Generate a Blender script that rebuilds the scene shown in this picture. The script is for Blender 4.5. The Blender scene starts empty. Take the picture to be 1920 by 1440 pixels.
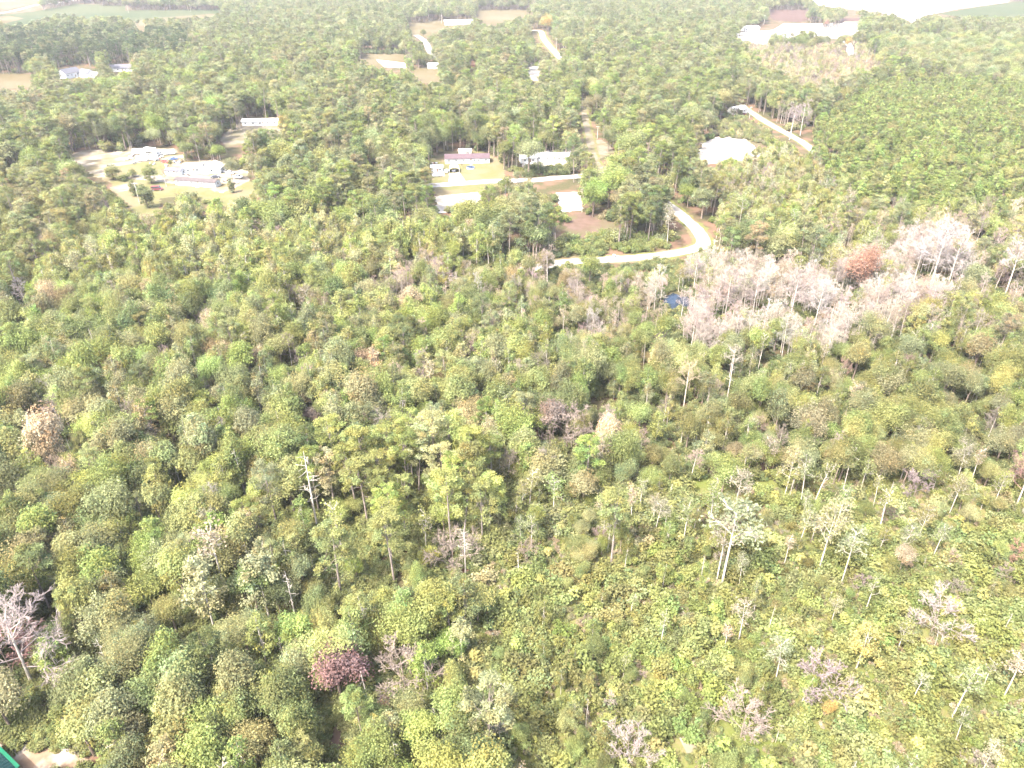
import bpy, math, numpy as np
from math import radians, sin, cos, pi
from mathutils import Vector

# ------------------------------------------------------------------ camera, sky, sun, exposure
S = bpy.context.scene
COL = S.collection
CAM_H, PITCH, FPX = 105.0, radians(31.0), 1396.0          # drone height (m), tilt below horizontal, focal length in photo pixels
cam_d = bpy.data.cameras.new('camera'); cam_d.sensor_width = 36.0; cam_d.lens = 36.0 * FPX / 1920.0
cam_d.clip_start = 1.0; cam_d.clip_end = 40000.0
cam = bpy.data.objects.new('camera', cam_d); COL.objects.link(cam)
cam.location = (0, 0, CAM_H); cam.rotation_euler = (pi / 2 - PITCH, 0, 0)
S.camera = cam

SUN_EL, SUN_AZ = radians(54), radians(-136)               # azimuth measured from +Y towards +X
W = bpy.data.worlds.new('World'); S.world = W; W.use_nodes = True
nt = W.node_tree; nt.nodes.clear()
sky = nt.nodes.new('ShaderNodeTexSky'); sky.sky_type = 'NISHITA'; sky.sun_disc = False
sky.sun_elevation = SUN_EL; sky.sun_rotation = SUN_AZ % (2 * pi); sky.dust_density = 5.0; sky.ozone_density = 0.6
bg = nt.nodes.new('ShaderNodeBackground'); bg.inputs[1].default_value = 0.15
wo = nt.nodes.new('ShaderNodeOutputWorld')
nt.links.new(sky.outputs[0], bg.inputs[0]); nt.links.new(bg.outputs[0], wo.inputs[0])
sd = bpy.data.lights.new('sun', 'SUN'); sd.energy = 2.2; sd.angle = radians(0.53); sd.color = (1.0, 0.945, 0.85)
so = bpy.data.objects.new('sun', sd); COL.objects.link(so)
so.rotation_euler = Vector((-sin(SUN_AZ) * cos(SUN_EL), -cos(SUN_AZ) * cos(SUN_EL), -sin(SUN_EL))).to_track_quat('-Z', 'Y').to_euler()

V = S.view_settings; V.view_transform = 'Standard'; V.look = 'None'; V.gamma = 1.0; V.use_curve_mapping = False
V.exposure = 3.0
HAZE_DENSITY = 0.000085
C = S.cycles
C.max_bounces = 6; C.diffuse_bounces = 4; C.glossy_bounces = 2; C.transmission_bounces = 4; C.transparent_max_bounces = 4; C.volume_bounces = 0
C.use_denoising = True
C.sample_clamp_indirect = 6.0

# ------------------------------------------------------------------ small maths: photo pixel <-> place on the ground
cP, sP = cos(PITCH), sin(PITCH)
def G(px, py, z=0.0):
    a, b = (px - 960) / FPX, (720 - py) / FPX
    dx, dy, dz = a, cP + b * sP, -sP + b * cP
    t = (z - CAM_H) / dz
    return dx * t, dy * t
def proj(x, y, z):
    d = y * cP - (z - CAM_H) * sP
    u = y * sP + (z - CAM_H) * cP
    return 960 + FPX * x / d, 720 - FPX * u / d, d
def height_at(px, py, top_py):
    y = G(px, py)[1]; k = (720 - top_py) / FPX
    return CAM_H + y * (k * cP - sP) / (cP + k * sP)
rng = np.random.default_rng(7)

# ------------------------------------------------------------------ materials
def new_mat(name):
    m = bpy.data.materials.new(name); m.use_nodes = True
    n = m.node_tree; n.nodes.clear()
    out = n.nodes.new('ShaderNodeOutputMaterial')
    return m, n, out
def surf(name, c1, c2=None, scale=1.0, rough=0.8, c3=None, scale3=0.05, spec=0.2, bump=0.0):
    """procedural colour: noise between c1 and c2, large patches of c3"""
    m, n, out = new_mat(name)
    b = n.nodes.new('ShaderNodeBsdfPrincipled'); b.inputs['Roughness'].default_value = rough
    b.inputs['Specular IOR Level'].default_value = spec
    n.links.new(b.outputs[0], out.inputs[0])
    geo = n.nodes.new('ShaderNodeNewGeometry')
    c2 = c2 or tuple(v * 0.8 for v in c1)
    no = n.nodes.new('ShaderNodeTexNoise'); no.inputs['Scale'].default_value = scale; no.inputs['Detail'].default_value = 6
    n.links.new(geo.outputs['Position'], no.inputs['Vector'])
    r = n.nodes.new('ShaderNodeValToRGB'); r.color_ramp.elements[0].position = 0.35; r.color_ramp.elements[1].position = 0.65
    r.color_ramp.elements[0].color = (*c1, 1); r.color_ramp.elements[1].color = (*c2, 1)
    n.links.new(no.outputs[0], r.inputs[0]); src = r.outputs[0]
    if c3:
        n3 = n.nodes.new('ShaderNodeTexNoise'); n3.inputs['Scale'].default_value = scale3; n3.inputs['Detail'].default_value = 4
        n.links.new(geo.outputs['Position'], n3.inputs['Vector'])
        r3 = n.nodes.new('ShaderNodeValToRGB'); r3.color_ramp.elements[0].position = 0.45; r3.color_ramp.elements[1].position = 0.6
        n.links.new(n3.outputs[0], r3.inputs[0])
        mx = n.nodes.new('ShaderNodeMix'); mx.data_type = 'RGBA'
        n.links.new(r3.outputs[0], mx.inputs['Factor']); n.links.new(src, mx.inputs['A']); mx.inputs['B'].default_value = (*c3, 1)
        src = mx.outputs['Result']
    n.links.new(src, b.inputs['Base Color'])
    if bump:
        bp = n.nodes.new('ShaderNodeBump'); bp.inputs['Strength'].default_value = bump; bp.inputs['Distance'].default_value = 0.1
        n.links.new(no.outputs[0], bp.inputs['Height']); n.links.new(bp.outputs[0], b.inputs['Normal'])
    return m
def leaf_mat(name, translucent=0.3):
    """leaf colour of the single plant (property tint) times the colour of the single spray (vcol)"""
    m, n, out = new_mat(name)
    a = n.nodes.new('ShaderNodeAttribute'); a.attribute_type = 'INSTANCER'; a.attribute_name = 'tint'
    v = n.nodes.new('ShaderNodeAttribute'); v.attribute_type = 'GEOMETRY'; v.attribute_name = 'vcol'
    mu = n.nodes.new('ShaderNodeMix'); mu.data_type = 'RGBA'; mu.blend_type = 'MULTIPLY'; mu.inputs['Factor'].default_value = 1
    n.links.new(a.outputs['Color'], mu.inputs['A']); n.links.new(v.outputs['Color'], mu.inputs['B'])
    d = n.nodes.new('ShaderNodeBsdfDiffuse'); n.links.new(mu.outputs['Result'], d.inputs[0])
    if translucent:
        t = n.nodes.new('ShaderNodeBsdfTranslucent'); n.links.new(mu.outputs['Result'], t.inputs[0])
        mx = n.nodes.new('ShaderNodeMixShader'); mx.inputs[0].default_value = translucent
        n.links.new(d.outputs[0], mx.inputs[1]); n.links.new(t.outputs[0], mx.inputs[2]); n.links.new(mx.outputs[0], out.inputs[0])
    else:
        n.links.new(d.outputs[0], out.inputs[0])
    return m
M = {}
M['leaf'] = leaf_mat('leaf', 0.45)
M['twig'] = leaf_mat('twig', 0.0)
M['bark'] = surf('bark', (.17, .135, .11), (.11, .085, .065), 2.0)
M['pine_bark'] = surf('pine_bark', (.22, .185, .16), (.13, .108, .09), 2.0)
M['pale_bark'] = surf('pale_bark', (.3872, .3520, .3080), (.2640, .2376, .2024), 1.5)
M['ground'] = surf('forest_floor', (.060, .050, .028), (.040, .042, .018), .9, 1.0, (.10, .062, .042), .09, .05, .6)
M['scrub_floor'] = surf('scrub_floor', (.085, .092, .028), (.12, .098, .05), 1.3, 1.0, (.075, .088, .024), .07, .05, .9)
M['sand'] = surf('sand', (.1944, .1728, .1440), (.1224, .1044, .0756), .16, 1.0, (.0936, .0792, .0432), .07, .05)
M['yard_sand'] = surf('yard_sand', (.1674, .1178, .0806), (.1240, .0868, .0589), .5, 1.0, (.2480, .2232, .1922), .22, .05)
M['bare_soil'] = surf('bare_soil', (.0899, .0608, .0484), (.0682, .0465, .0341), .3, 1.0, (.0713, .0620, .0341), .08, .05)
M['lawn'] = surf('lawn', (.0961, .0868, .0409), (.0775, .0806, .0322), .35, 1.0, (.1085, .0899, .0527), .07, .05)
M['verge'] = surf('verge', (.0952, .0918, .0340), (.0680, .0782, .0245), .6, 1.0, (.1054, .0816, .0476), .1, .05)
M['field'] = surf('field', (.0310, .0397, .0161), (.0267, .0360, .0136), .02, 1.0, (.0384, .0434, .0174), .006, .05)
M['dry_field'] = surf('dry_field', (.0714, .0571, .0286), (.0612, .0490, .0231), .03, 1.0, (.0816, .0680, .0394), .01, .05)
M['pink_field'] = surf('pink_field', (.0638, .0390, .0315), (.0540, .0338, .0270), .03, 1.0, None, .01, .05)
M['bright_lot'] = surf('bright_lot', (.34, .325, .30), (.28, .26, .23), .05, 1.0, (.24, .215, .175), .02, .05)
M['asphalt'] = surf('worn_asphalt', (.2160, .2080, .1960), (.1760, .1680, .1560), .8, .9, (.2000, .1880, .1680), .1)
M['track'] = surf('track', (.1320, .1140, .0900), (.1020, .0870, .0630), .5, 1.0, (.0840, .0750, .0420), .12, .05)
M['white_siding'] = surf('white_siding', (.4960, .4960, .4880), (.4560, .4560, .4400), 1.5, .6)
M['cream_siding'] = surf('cream_siding', (.42, .38, .31), (.38, .34, .27), 1.5, .7)
M['white_metal'] = surf('white_metal', (.62, .62, .62), (.52, .52, .51), .8, .4, spec=.4)
M['mauve_roof'] = surf('mauve_roof', (.0690, .0468, .0528), (.0570, .0384, .0432), 1.2, .8)
M['grey_roof'] = surf('grey_roof', (.0735, .0735, .0854), (.0616, .0616, .0700), 1.2, .8)
M['pink_roof'] = surf('pink_roof', (.062, .050, .049), (.052, .042, .041), 1.2, .8)
M['tan_roof'] = surf('tan_roof', (.1190, .0945, .0700), (.0980, .0770, .0574), 1.2, .8)
M['glass'] = surf('dark_glass', (.03, .035, .045), (.04, .045, .05), 1, .15, spec=.6)
M['door'] = surf('door_paint', (.22, .16, .12), (.2, .15, .11), 1, .6)
M['trim'] = surf('trim', (.8, .8, .78), None, 1, .6)
M['rubber'] = surf('rubber', (.025, .025, .027), None, 3, .8)
M['chrome'] = surf('wheel_metal', (.45, .45, .46), None, 3, .35, spec=.6)
M['dark_paint'] = surf('dark_paint', (.07, .075, .09), None, .5, .35, spec=.5)
M['red_paint'] = surf('red_paint', (.42, .06, .045), None, .5, .4, spec=.5)
M['blue_paint'] = surf('blue_paint', (.10, .16, .32), None, .5, .4, spec=.5)
M['silver_paint'] = surf('silver_paint', (.42, .43, .45), None, .5, .35, spec=.6)
M['maroon_paint'] = surf('maroon_paint', (.14, .04, .045), None, .5, .5)
M['pole_wood'] = surf('pole_wood', (.40, .37, .32), (.32, .29, .25), 2, .9)
M['pool_cover'] = surf('pool_cover', (.012, .020, .040), (.010, .016, .032), 1.2, .9, spec=.05)
M['teal_roof'] = surf('teal_roof', (.004, .018, .022), (.006, .024, .025), 1.0, .7, spec=.15)
M['green_trim'] = surf('green_trim', (.0090, .1200, .0638), (.0090, .0975, .0488), 1.0, .45, spec=.4)
def water_mat():
    m, n, out = new_mat('dark_water')
    b = n.nodes.new('ShaderNodeBsdfPrincipled'); b.inputs['Base Color'].default_value = (.012, .018, .028, 1)
    b.inputs['Roughness'].default_value = .08; b.inputs['IOR'].default_value = 1.33
    no = n.nodes.new('ShaderNodeTexNoise'); no.inputs['Scale'].default_value = .8
    bp = n.nodes.new('ShaderNodeBump'); bp.inputs['Strength'].default_value = .12
    n.links.new(no.outputs[0], bp.inputs['Height']); n.links.new(bp.outputs[0], b.inputs['Normal']); n.links.new(b.outputs[0], out.inputs[0])
    return m
M['water'] = water_mat()

# ------------------------------------------------------------------ mesh helpers
class MB:
    """collects verts and faces, then links them as one mesh object"""
    def __init__(self): self.v = []; self.f = []
    def box(self, cx, cy, cz, sx, sy, sz):
        i = len(self.v)
        for dz in (-.5, .5):
            for dx, dy in ((-.5, -.5), (.5, -.5), (.5, .5), (-.5, .5)):
                self.v.append((cx + dx * sx, cy + dy * sy, cz + dz * sz))
        for q in ((0, 3, 2, 1), (4, 5, 6, 7), (0, 1, 5, 4), (1, 2, 6, 5), (2, 3, 7, 6), (3, 0, 4, 7)): self.f.append([i + k for k in q])
        return self
    def prism(self, poly, a, b, axis='y'):
        """extrude a 2-D outline (p, z) from a to b along axis"""
        i = len(self.v); n = len(poly)
        for t in (a, b):
            for p, z in poly: self.v.append((p, t, z) if axis == 'y' else (t, p, z))
        self.f.append(list(range(i, i + n))); self.f.append(list(range(i + 2 * n - 1, i + n - 1, -1)))
        for k in range(n): self.f.append([i + k, i + n + k, i + n + (k + 1) % n, i + (k + 1) % n])
        return self
    def tube(self, pts, rad, sides=6, cap=True):
        pts = [Vector(p) for p in pts]; i = len(self.v); n = len(pts)
        for k, p in enumerate(pts):
            d = (pts[min(k + 1, n - 1)] - pts[max(k - 1, 0)]).normalized()
            a = d.orthogonal().normalized() if abs(d.z) < .95 else Vector((1, 0, 0))
            a = (a - d * a.dot(d)).normalized(); b = d.cross(a)
            for s in range(sides):
                t = 2 * pi * s / sides; self.v.append(tuple(p + (a * cos(t) + b * sin(t)) * rad[k]))
        for k in range(n - 1):
            for s in range(sides):
                s2 = (s + 1) % sides
                self.f.append([i + k * sides + s, i + k * sides + s2, i + (k + 1) * sides + s2, i + (k + 1) * sides + s])
        if cap: self.f.append([i + (n - 1) * sides + s for s in range(sides)])
        return self
    def mesh(self, name, mat, vcol=None):
        me = bpy.data.meshes.new(name); me.from_pydata(self.v, [], self.f)
        me.materials.append(mat if not isinstance(mat, str) else M[mat])
        return me
    def build(self, name, mat, parent=None):
        o = bpy.data.objects.new(name, self.mesh(name, mat)); COL.objects.link(o); o.parent = parent
        return o
def tag(o, label=None, cat=None, group=None, kind=None):
    if label: o['label'] = label
    if cat: o['category'] = cat
    if group: o['group'] = group
    if kind: o['kind'] = kind
    return o
def empty(name, x, y, rz=0.0, z=0.0):
    o = bpy.data.objects.new(name, None); COL.objects.link(o); o.location = (x, y, z); o.rotation_euler = (0, 0, rz); o.empty_display_size = .5
    return o
def copy_tree(o, parent=None):
    c = o.copy(); COL.objects.link(c); c.parent = parent
    for ch in o.children: copy_tree(ch, c)
    return c

# ------------------------------------------------------------------ the setting: ground, fields, roads, water
def sheet(name, pts, z, mat, kind='structure', label=None, rough_edge=0.0, seed=0):
    """flat sheet with an outline given by points of the place; edge roughened in metres"""
    p = np.array(pts, float); r = np.random.default_rng(seed + 11); out = []
    for k in range(len(p)):
        a, b = p[k], p[(k + 1) % len(p)]; L = np.hypot(*(b - a))
        n = max(1, int(L / max(rough_edge * 1.5, 1.0))) if rough_edge else 1
        n = min(n, 40)
        for j in range(n):
            q = a + (b - a) * j / n
            out.append(q + (r.normal(0, rough_edge * .5, 2) if rough_edge else 0))
    me = bpy.data.meshes.new(name); me.from_pydata([(q[0], q[1], z) for q in out], [], [list(range(len(out)))])
    if me.polygons[0].normal.z < 0: me.flip_normals()
    me.materials.append(M[mat]); o = bpy.data.objects.new(name, me); COL.objects.link(o)
    tag(o, label, None, None, kind); return o
def psheet(name, px, z, mat, rough=0.0, seed=0): return sheet(name, [G(*p) for p in px], z, mat, rough_edge=rough, seed=seed)
gm = MB(); N = 24; X = np.concatenate([[-30000, -8000], np.linspace(-2400, 2400, N), [8000, 30000]]); Y = np.concatenate([[-30000, -6000], np.linspace(-300, 3000, N), [8000, 30000]])
for yy in Y:
    for xx in X: gm.v.append((xx, yy, 0))
for j in range(len(Y) - 1):
    for i in range(len(X) - 1): k = j * len(X) + i; gm.f.append([k, k + 1, k + 1 + len(X), k + len(X)])
tag(gm.build('ground', 'ground'), kind='structure')

def smooth(P, n=8):
    P = np.array(P, float); out = []
    for k in range(len(P) - 1):
        p0, p1, p2, p3 = P[max(k - 1, 0)], P[k], P[k + 1], P[min(k + 2, len(P) - 1)]
        for t in np.linspace(0, 1, n, endpoint=False):
            out.append(.5 * (2 * p1 + (p2 - p0) * t + (2 * p0 - 5 * p1 + 4 * p2 - p3) * t * t + (3 * p1 - p0 - 3 * p2 + p3) * t ** 3))
    out.append(P[-1]); return np.array(out)
ROADS = []
def road(name, px, width, z, mat, verge=0.0, wob=0.0):
    P = smooth([G(*p) for p in px]); T = np.gradient(P, axis=0); T /= np.linalg.norm(T, axis=1)[:, None]; Nn = np.stack([-T[:, 1], T[:, 0]], 1)
    ROADS.append((P, width / 2 + verge))
    def ribbon(nm, w, zz, mt, wb):
        r = np.random.default_rng(len(px)); m = MB()
        wl = w / 2 + r.normal(0, wb, len(P)); wr = w / 2 + r.normal(0, wb, len(P))
        for k in range(len(P)):
            a = P[k] + Nn[k] * wl[k]; b = P[k] - Nn[k] * wr[k]; m.v += [(a[0], a[1], zz), (b[0], b[1], zz)]
        for k in range(len(P) - 1): m.f.append([2 * k + 1, 2 * k + 3, 2 * k + 2, 2 * k])
        return tag(m.build(nm, mt), kind='structure')
    if verge: ribbon('grass_verge', width + 2 * verge, z - .03, 'verge', .5)
    return ribbon(name, width, z, mat, wob)
# open ground: outlines on the ground, given where the photo shows them
OPEN = []                                                  # outlines kept free of crowns
def clearing(name, px, z, mat, rough=0.0, keep=True, see=None):
    psheet(name, px, z, mat, rough, len(OPEN))
    if keep: OPEN.append(see or px)
psheet('scrub_clearing', [(840, 1240), (900, 1080), (1010, 985), (1260, 900), (1500, 870), (2050, 850), (2300, 1100), (2200, 1700), (900, 1700)], .03, 'scrub_floor', 2.0, 3)
clearing('sandy_yard', [(128, 292), (150, 283), (250, 274), (330, 280), (345, 298), (420, 302), (462, 322), (470, 345), (440, 372), (330, 352), (250, 352), (215, 345), (175, 330)], .04, 'sand', 1.2,
         see=[(128, 290), (150, 283), (250, 282), (330, 282), (345, 303), (400, 303), (455, 326), (452, 350), (415, 362), (330, 350), (215, 345), (175, 330)])
clearing('lawn', [(200, 330), (330, 345), (330, 370), (300, 372), (300, 404), (262, 408), (225, 372)], .07, 'lawn', .8, see=[(205, 340), (325, 345), (325, 368), (296, 372), (296, 402), (268, 402), (235, 375)])
psheet('lawn', [(215, 312), (300, 300), (325, 312), (300, 328), (215, 330)], .07, 'lawn', 1.0, 5)
psheet('lawn', [(330, 340), (418, 362), (470, 340), (500, 365), (430, 390), (330, 365)], .10, 'lawn', 1.0, 6)
OPEN.append([(330, 335), (470, 340), (480, 352), (430, 368), (380, 358), (335, 352)])
psheet('driveway', [(205, 352), (245, 342), (258, 352), (215, 364)], .10, 'sand', .3, 9)
clearing('lawn', [(800, 300), (835, 284), (905, 283), (948, 305), (946, 345), (905, 362), (905, 375), (820, 375), (808, 345)], .05, 'lawn', .8,
         see=[(812, 300), (822, 286), (850, 282), (905, 287), (940, 303), (940, 332), (905, 343), (903, 358), (872, 364), (840, 366), (822, 385), (812, 350)])
psheet('driveway', [(842, 325), (862, 324), (874, 342), (842, 344)], .09, 'bright_lot', .2, 12)
psheet('yard', [(808, 312), (830, 310), (834, 330), (810, 331)], .09, 'bright_lot', .4, 13)
road('road', [(700, 352), (770, 350), (812, 348), (870, 344), (925, 340), (1000, 338), (1040, 334), (1090, 330), (1130, 322)], 7.0, .13, 'asphalt', 0, .15)
OPEN.append([(1000, 336), (1090, 329), (1070, 345), (1000, 356)])
psheet('gravel_lot', [(815, 368), (905, 360), (890, 395), (820, 400)], .09, 'bright_lot', .8, 14)
clearing('gravel_lot', [(1042, 362), (1088, 360), (1092, 394), (1055, 398)], .07, 'bright_lot', .8, see=[(1052, 366), (1084, 366), (1080, 388), (1060, 390)])
clearing('bare_soil_patch', [(1048, 412), (1090, 400), (1160, 402), (1160, 440), (1075, 452)], .05, 'bare_soil', 1.5, see=[(1058, 422), (1080, 410), (1130, 408), (1145, 418), (1120, 432), (1095, 444), (1070, 444)])
road('road', [(900, 520), (1000, 503), (1060, 492), (1150, 487), (1230, 480), (1290, 470), (1318, 458), (1312, 438), (1290, 415), (1268, 396), (1240, 376), (1200, 350), (1150, 330)], 5.6, .12, 'asphalt', 1.6, .12)
OPEN.append([(1050, 483), (1130, 478), (1240, 472), (1290, 460), (1278, 432), (1270, 398), (1287, 397), (1318, 440), (1326, 468), (1290, 482), (1180, 494), (1052, 498)])
road('dirt_track', [(1130, 322), (1114, 300), (1108, 270), (1102, 245), (1098, 224), (1092, 200)], 4.2, .11, 'track', 1.5, .3)
OPEN.append([(1090, 226), (1116, 226), (1128, 262), (1150, 283), (1125, 296), (1104, 280)])
clearing('dry_lot', [(1090, 262), (1130, 262), (1155, 285), (1120, 300), (1100, 290)], .06, 'track', 1.0, keep=False)
clearing('bright_lot', [(970, 280), (1075, 282), (1080, 320), (985, 322)], .05, 'bright_lot', 1.0, see=[(978, 292), (1062, 290), (1062, 300), (980, 302)])
road('road', [(1330, 160), (1360, 182), (1395, 202), (1430, 225), (1465, 245), (1500, 264), (1524, 282), (1560, 312)], 5.2, .10, 'asphalt', 1.5, .1)
OPEN.append([(1398, 202), (1422, 214), (1472, 244), (1462, 254), (1400, 222)]); OPEN.append([(1492, 258), (1524, 280), (1512, 285), (1490, 268)])
clearing('sand_clearing', [(1310, 268), (1345, 256), (1405, 258), (1440, 268), (1430, 300), (1310, 310)], .05, 'bright_lot', 2.6, see=[(1318, 268), (1345, 259), (1400, 262), (1424, 270), (1398, 284), (1372, 292), (1320, 288)])
clearing('bare_soil_patch', [(1395, 254), (1450, 258), (1455, 282), (1420, 280), (1400, 262)], .08, 'bare_soil', .8, keep=False)
LOWONLY = [[(1320, 262), (1350, 228), (1395, 220), (1450, 250), (1440, 275), (1400, 262), (1340, 258)]]
# far fields
clearing('green_field', [(-250, 78), (-250, 30), (0, 28), (60, 22), (140, 8), (235, 10), (235, 20), (430, 16), (440, 30), (380, 42), (240, 44), (150, 35), (60, 46), (0, 60)], .10, 'field', 0,
         see=[(0, 24), (60, 22), (140, 9), (232, 11), (240, 21), (420, 18), (400, 27), (330, 32), (230, 30), (110, 24), (60, 36), (0, 46)])
clearing('yellow_field', [(-150, 22), (-150, -20), (75, -20), (72, 6), (40, 12), (0, 20)], .14, 'dry_field', 0, see=[(-20, 18), (-20, -20), (68, -20), (70, 8), (0, 16)])
road('farm_track', [(-60, 30), (0, 25), (40, 17), (70, 9), (120, 4), (170, -4)], 7.0, .2, 'bright_lot')
clearing('dry_field', [(-80, 33), (20, 30), (45, 35), (10, 44), (-80, 52)], .18, 'dry_field', 0, keep=False)
clearing('dry_field', [(240, 42), (290, 34), (400, 26), (420, 34), (330, 46), (262, 58)], .18, 'dry_field', 0, see=[(258, 47), (272, 47), (268, 58), (262, 58)])
clearing('dry_field', [(-150, 172), (-150, 140), (40, 139), (110, 139), (250, 143), (240, 152), (110, 158), (60, 165)], .06, 'dry_field', 0, see=[(-60, 168), (-60, 143), (60, 139), (55, 158), (0, 166)])
OPEN.append([(112, 148), (112, 124), (140, 122), (178, 128), (180, 140), (150, 140)]); OPEN.append([(208, 132), (212, 122), (246, 121), (242, 131)])
clearing('dry_field', [(660, 100), (765, 100), (775, 126), (690, 128)], .08, 'dry_field', 0, see=[(672, 102), (756, 101), (762, 118), (742, 128), (715, 122), (690, 116)])
clearing('driveway', [(705, 112), (760, 118), (762, 128), (720, 126)], .14, 'bright_lot', 0, keep=False)
clearing('dry_field', [(755, 126), (825, 124), (825, 158), (785, 155)], .08, 'dry_field', 0, see=[(766, 132), (820, 127), (820, 150), (795, 151)])
clearing('dry_field', [(755, 44), (900, 34), (900, 50), (830, 62), (790, 72), (770, 66)], .10, 'dry_field', 0, see=[(768, 44), (886, 36), (880, 40), (822, 52), (800, 64), (786, 74), (775, 64)])
road('road', [(780, 66), (795, 76), (803, 90), (812, 108)], 7, .16, 'asphalt'); OPEN.append([(786, 70), (800, 78), (808, 96), (800, 94)])
clearing('dry_field', [(890, 16), (1020, 18), (1005, 30), (935, 48), (905, 42)], .12, 'dry_field', 0, see=[(894, 18), (1008, 19), (960, 32), (925, 44), (905, 40)])
road('road', [(985, 58), (1012, 58), (1020, 74), (1035, 92), (1050, 108), (1062, 124)], 7, .12, 'asphalt', 3); OPEN.append([(996, 57), (1016, 57), (1022, 72), (1052, 104), (1044, 108), (1010, 76)])
clearing('bright_lot', [(985, 118), (1015, 118), (1016, 152), (995, 152)], .08, 'bright_lot', 0, see=[(990, 122), (1010, 124), (1008, 146), (998, 148)])
clearing('bright_lot', [(1370, 62), (1450, 56), (1470, 44), (1560, 44), (1620, 44), (1612, 58), (1580, 74), (1500, 66), (1440, 84), (1420, 84), (1395, 78)], .10, 'bright_lot', 0,
         see=[(1378, 64), (1400, 60), (1424, 50), (1440, 46), (1540, 46), (1530, 56), (1470, 60), (1436, 62), (1432, 78), (1424, 78), (1420, 64), (1390, 72)])
OPEN.append([(1530, 58), (1560, 66), (1582, 70), (1570, 62), (1605, 50), (1610, 38), (1600, 42), (1560, 56)])
road('road', [(1560, 62), (1590, 82), (1594, 98), (1600, 116)], 7, .16, 'asphalt'); OPEN.append([(1588, 82), (1600, 82), (1598, 98), (1588, 98)])
clearing('pink_field', [(1432, 17), (1515, 18), (1545, 26), (1500, 42), (1450, 38)], .12, 'pink_field', 0, see=[(1438, 19), (1512, 19), (1506, 30), (1460, 34)])
clearing('pink_field', [(1570, 34), (1612, 34), (1614, 42), (1575, 44)], .14, 'pink_field', 0, see=[(1578, 36), (1610, 36), (1610, 41), (1580, 42)])
clearing('bright_field', [(1500, -14), (1900, -14), (1890, 4), (1800, 16), (1730, 30), (1716, 46), (1695, 34), (1640, 22), (1560, 14), (1520, 8)], .12, 'bright_lot', 0,
         see=[(1508, -20), (1900, -20), (1886, 4), (1790, 17), (1722, 28), (1712, 42), (1700, 36), (1680, 24), (1590, 14), (1540, 9)])
clearing('green_field', [(1760, 26), (1830, 14), (1900, 4), (2300, -10), (2300, 40), (1990, 42), (1850, 40)], .16, 'field', 0, see=[(1765, 26), (1830, 15), (1890, 6), (2100, -4), (2100, 26), (1880, 29)])
clearing('driveway', [(452, 218), (575, 220), (575, 250), (425, 276), (412, 262)], .06, 'track', .8, keep=False); OPEN.append([(414, 258), (450, 250), (455, 262), (425, 272)]); OPEN.append([(454, 236), (462, 226), (520, 221), (521, 232), (470, 240)])
# the pond among the bare trees, and sandy spots in the scrub
clearing('pond_water', [(1238, 558), (1262, 550), (1290, 558), (1304, 574), (1296, 584), (1266, 582), (1246, 576)], .05, 'water', 1.0, see=[(1250, 561), (1274, 559), (1280, 568), (1262, 570)])
POND = [G(*p) for p in [(1236, 556), (1262, 548), (1292, 556), (1308, 574), (1298, 586), (1266, 584), (1244, 578)]]
clearing('sandy_spot', [(10, 1400), (60, 1392), (165, 1396), (172, 1432), (150, 1500), (-80, 1560), (-80, 1400)], .06, 'yard_sand', .5, see=[(14, 1410), (60, 1400), (155, 1402), (158, 1420), (135, 1445), (0, 1460), (0, 1408)])
clearing('sandy_spot', [(1274, 1386), (1300, 1380), (1318, 1404), (1290, 1414)], .06, 'sand', .3)
clearing('bare_soil_patch', [(600, 1330), (650, 1330), (656, 1400), (625, 1470), (596, 1440)], .05, 'bare_soil', .5, see=[(612, 1352), (640, 1345), (645, 1390), (620, 1410)])
clearing('bare_soil_patch', [(1095, 748), (1120, 730), (1150, 735), (1140, 775), (1105, 775)], .05, 'bare_soil', .6, see=[(1102, 750), (1122, 738), (1142, 740), (1135, 768), (1110, 770)])
clearing('bare_soil_patch', [(705, 1290), (760, 1300), (790, 1325), (770, 1335), (705, 1315)], .05, 'bare_soil', .4, see=[(710, 1298), (742, 1312), (730, 1318)])
for k, (a, b, r_) in enumerate([(825, 1175, 26), (950, 1185, 14), (1185, 1385, 22), (1160, 1395, 18), (1240, 1340, 26), (1205, 1370, 20), (1030, 1360, 14), (1480, 1420, 24), (1600, 1180, 16), (1700, 1180, 14), (1850, 990, 12)]):
    psheet('bare_soil_patch', [(a + r_ * cos(t) * (1 + .3 * sin(3 * t + k)), b + .7 * r_ * sin(t)) for t in np.linspace(0, 2 * pi, 14)[:-1]], .055, 'bare_soil', .2, 40 + k)

# ------------------------------------------------------------------ plants: one pattern of each shape, as trunk mesh and crown mesh
def cards(P, Nrm, size, aspect, r, up_axis=None):
    """one small four-sided spray per point"""
    n = len(P); Nrm = Nrm / (np.linalg.norm(Nrm, axis=1)[:, None] + 1e-9)
    a = up_axis if up_axis is not None else r.normal(size=(n, 3))
    a = a - Nrm * np.sum(a * Nrm, 1)[:, None]; a /= (np.linalg.norm(a, axis=1)[:, None] + 1e-9); b = np.cross(Nrm, a)
    l = size * r.uniform(.7, 1.35, n); w = l * aspect * r.uniform(.7, 1.3, n); sk = r.uniform(-.25, .25, (n, 1))
    bend = Nrm * (l * .18)[:, None]
    q = np.stack([P - a * l[:, None] * .5 - bend * .5, P + b * w[:, None] * .5 + a * l[:, None] * sk, P + a * l[:, None] * .5 - bend * .5, P - b * w[:, None] * .5 + a * l[:, None] * sk], 1)
    return q.reshape(-1, 3)
def sphere(n, r): d = r.normal(size=(n, 3)); return d / np.linalg.norm(d, axis=1)[:, None]
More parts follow.
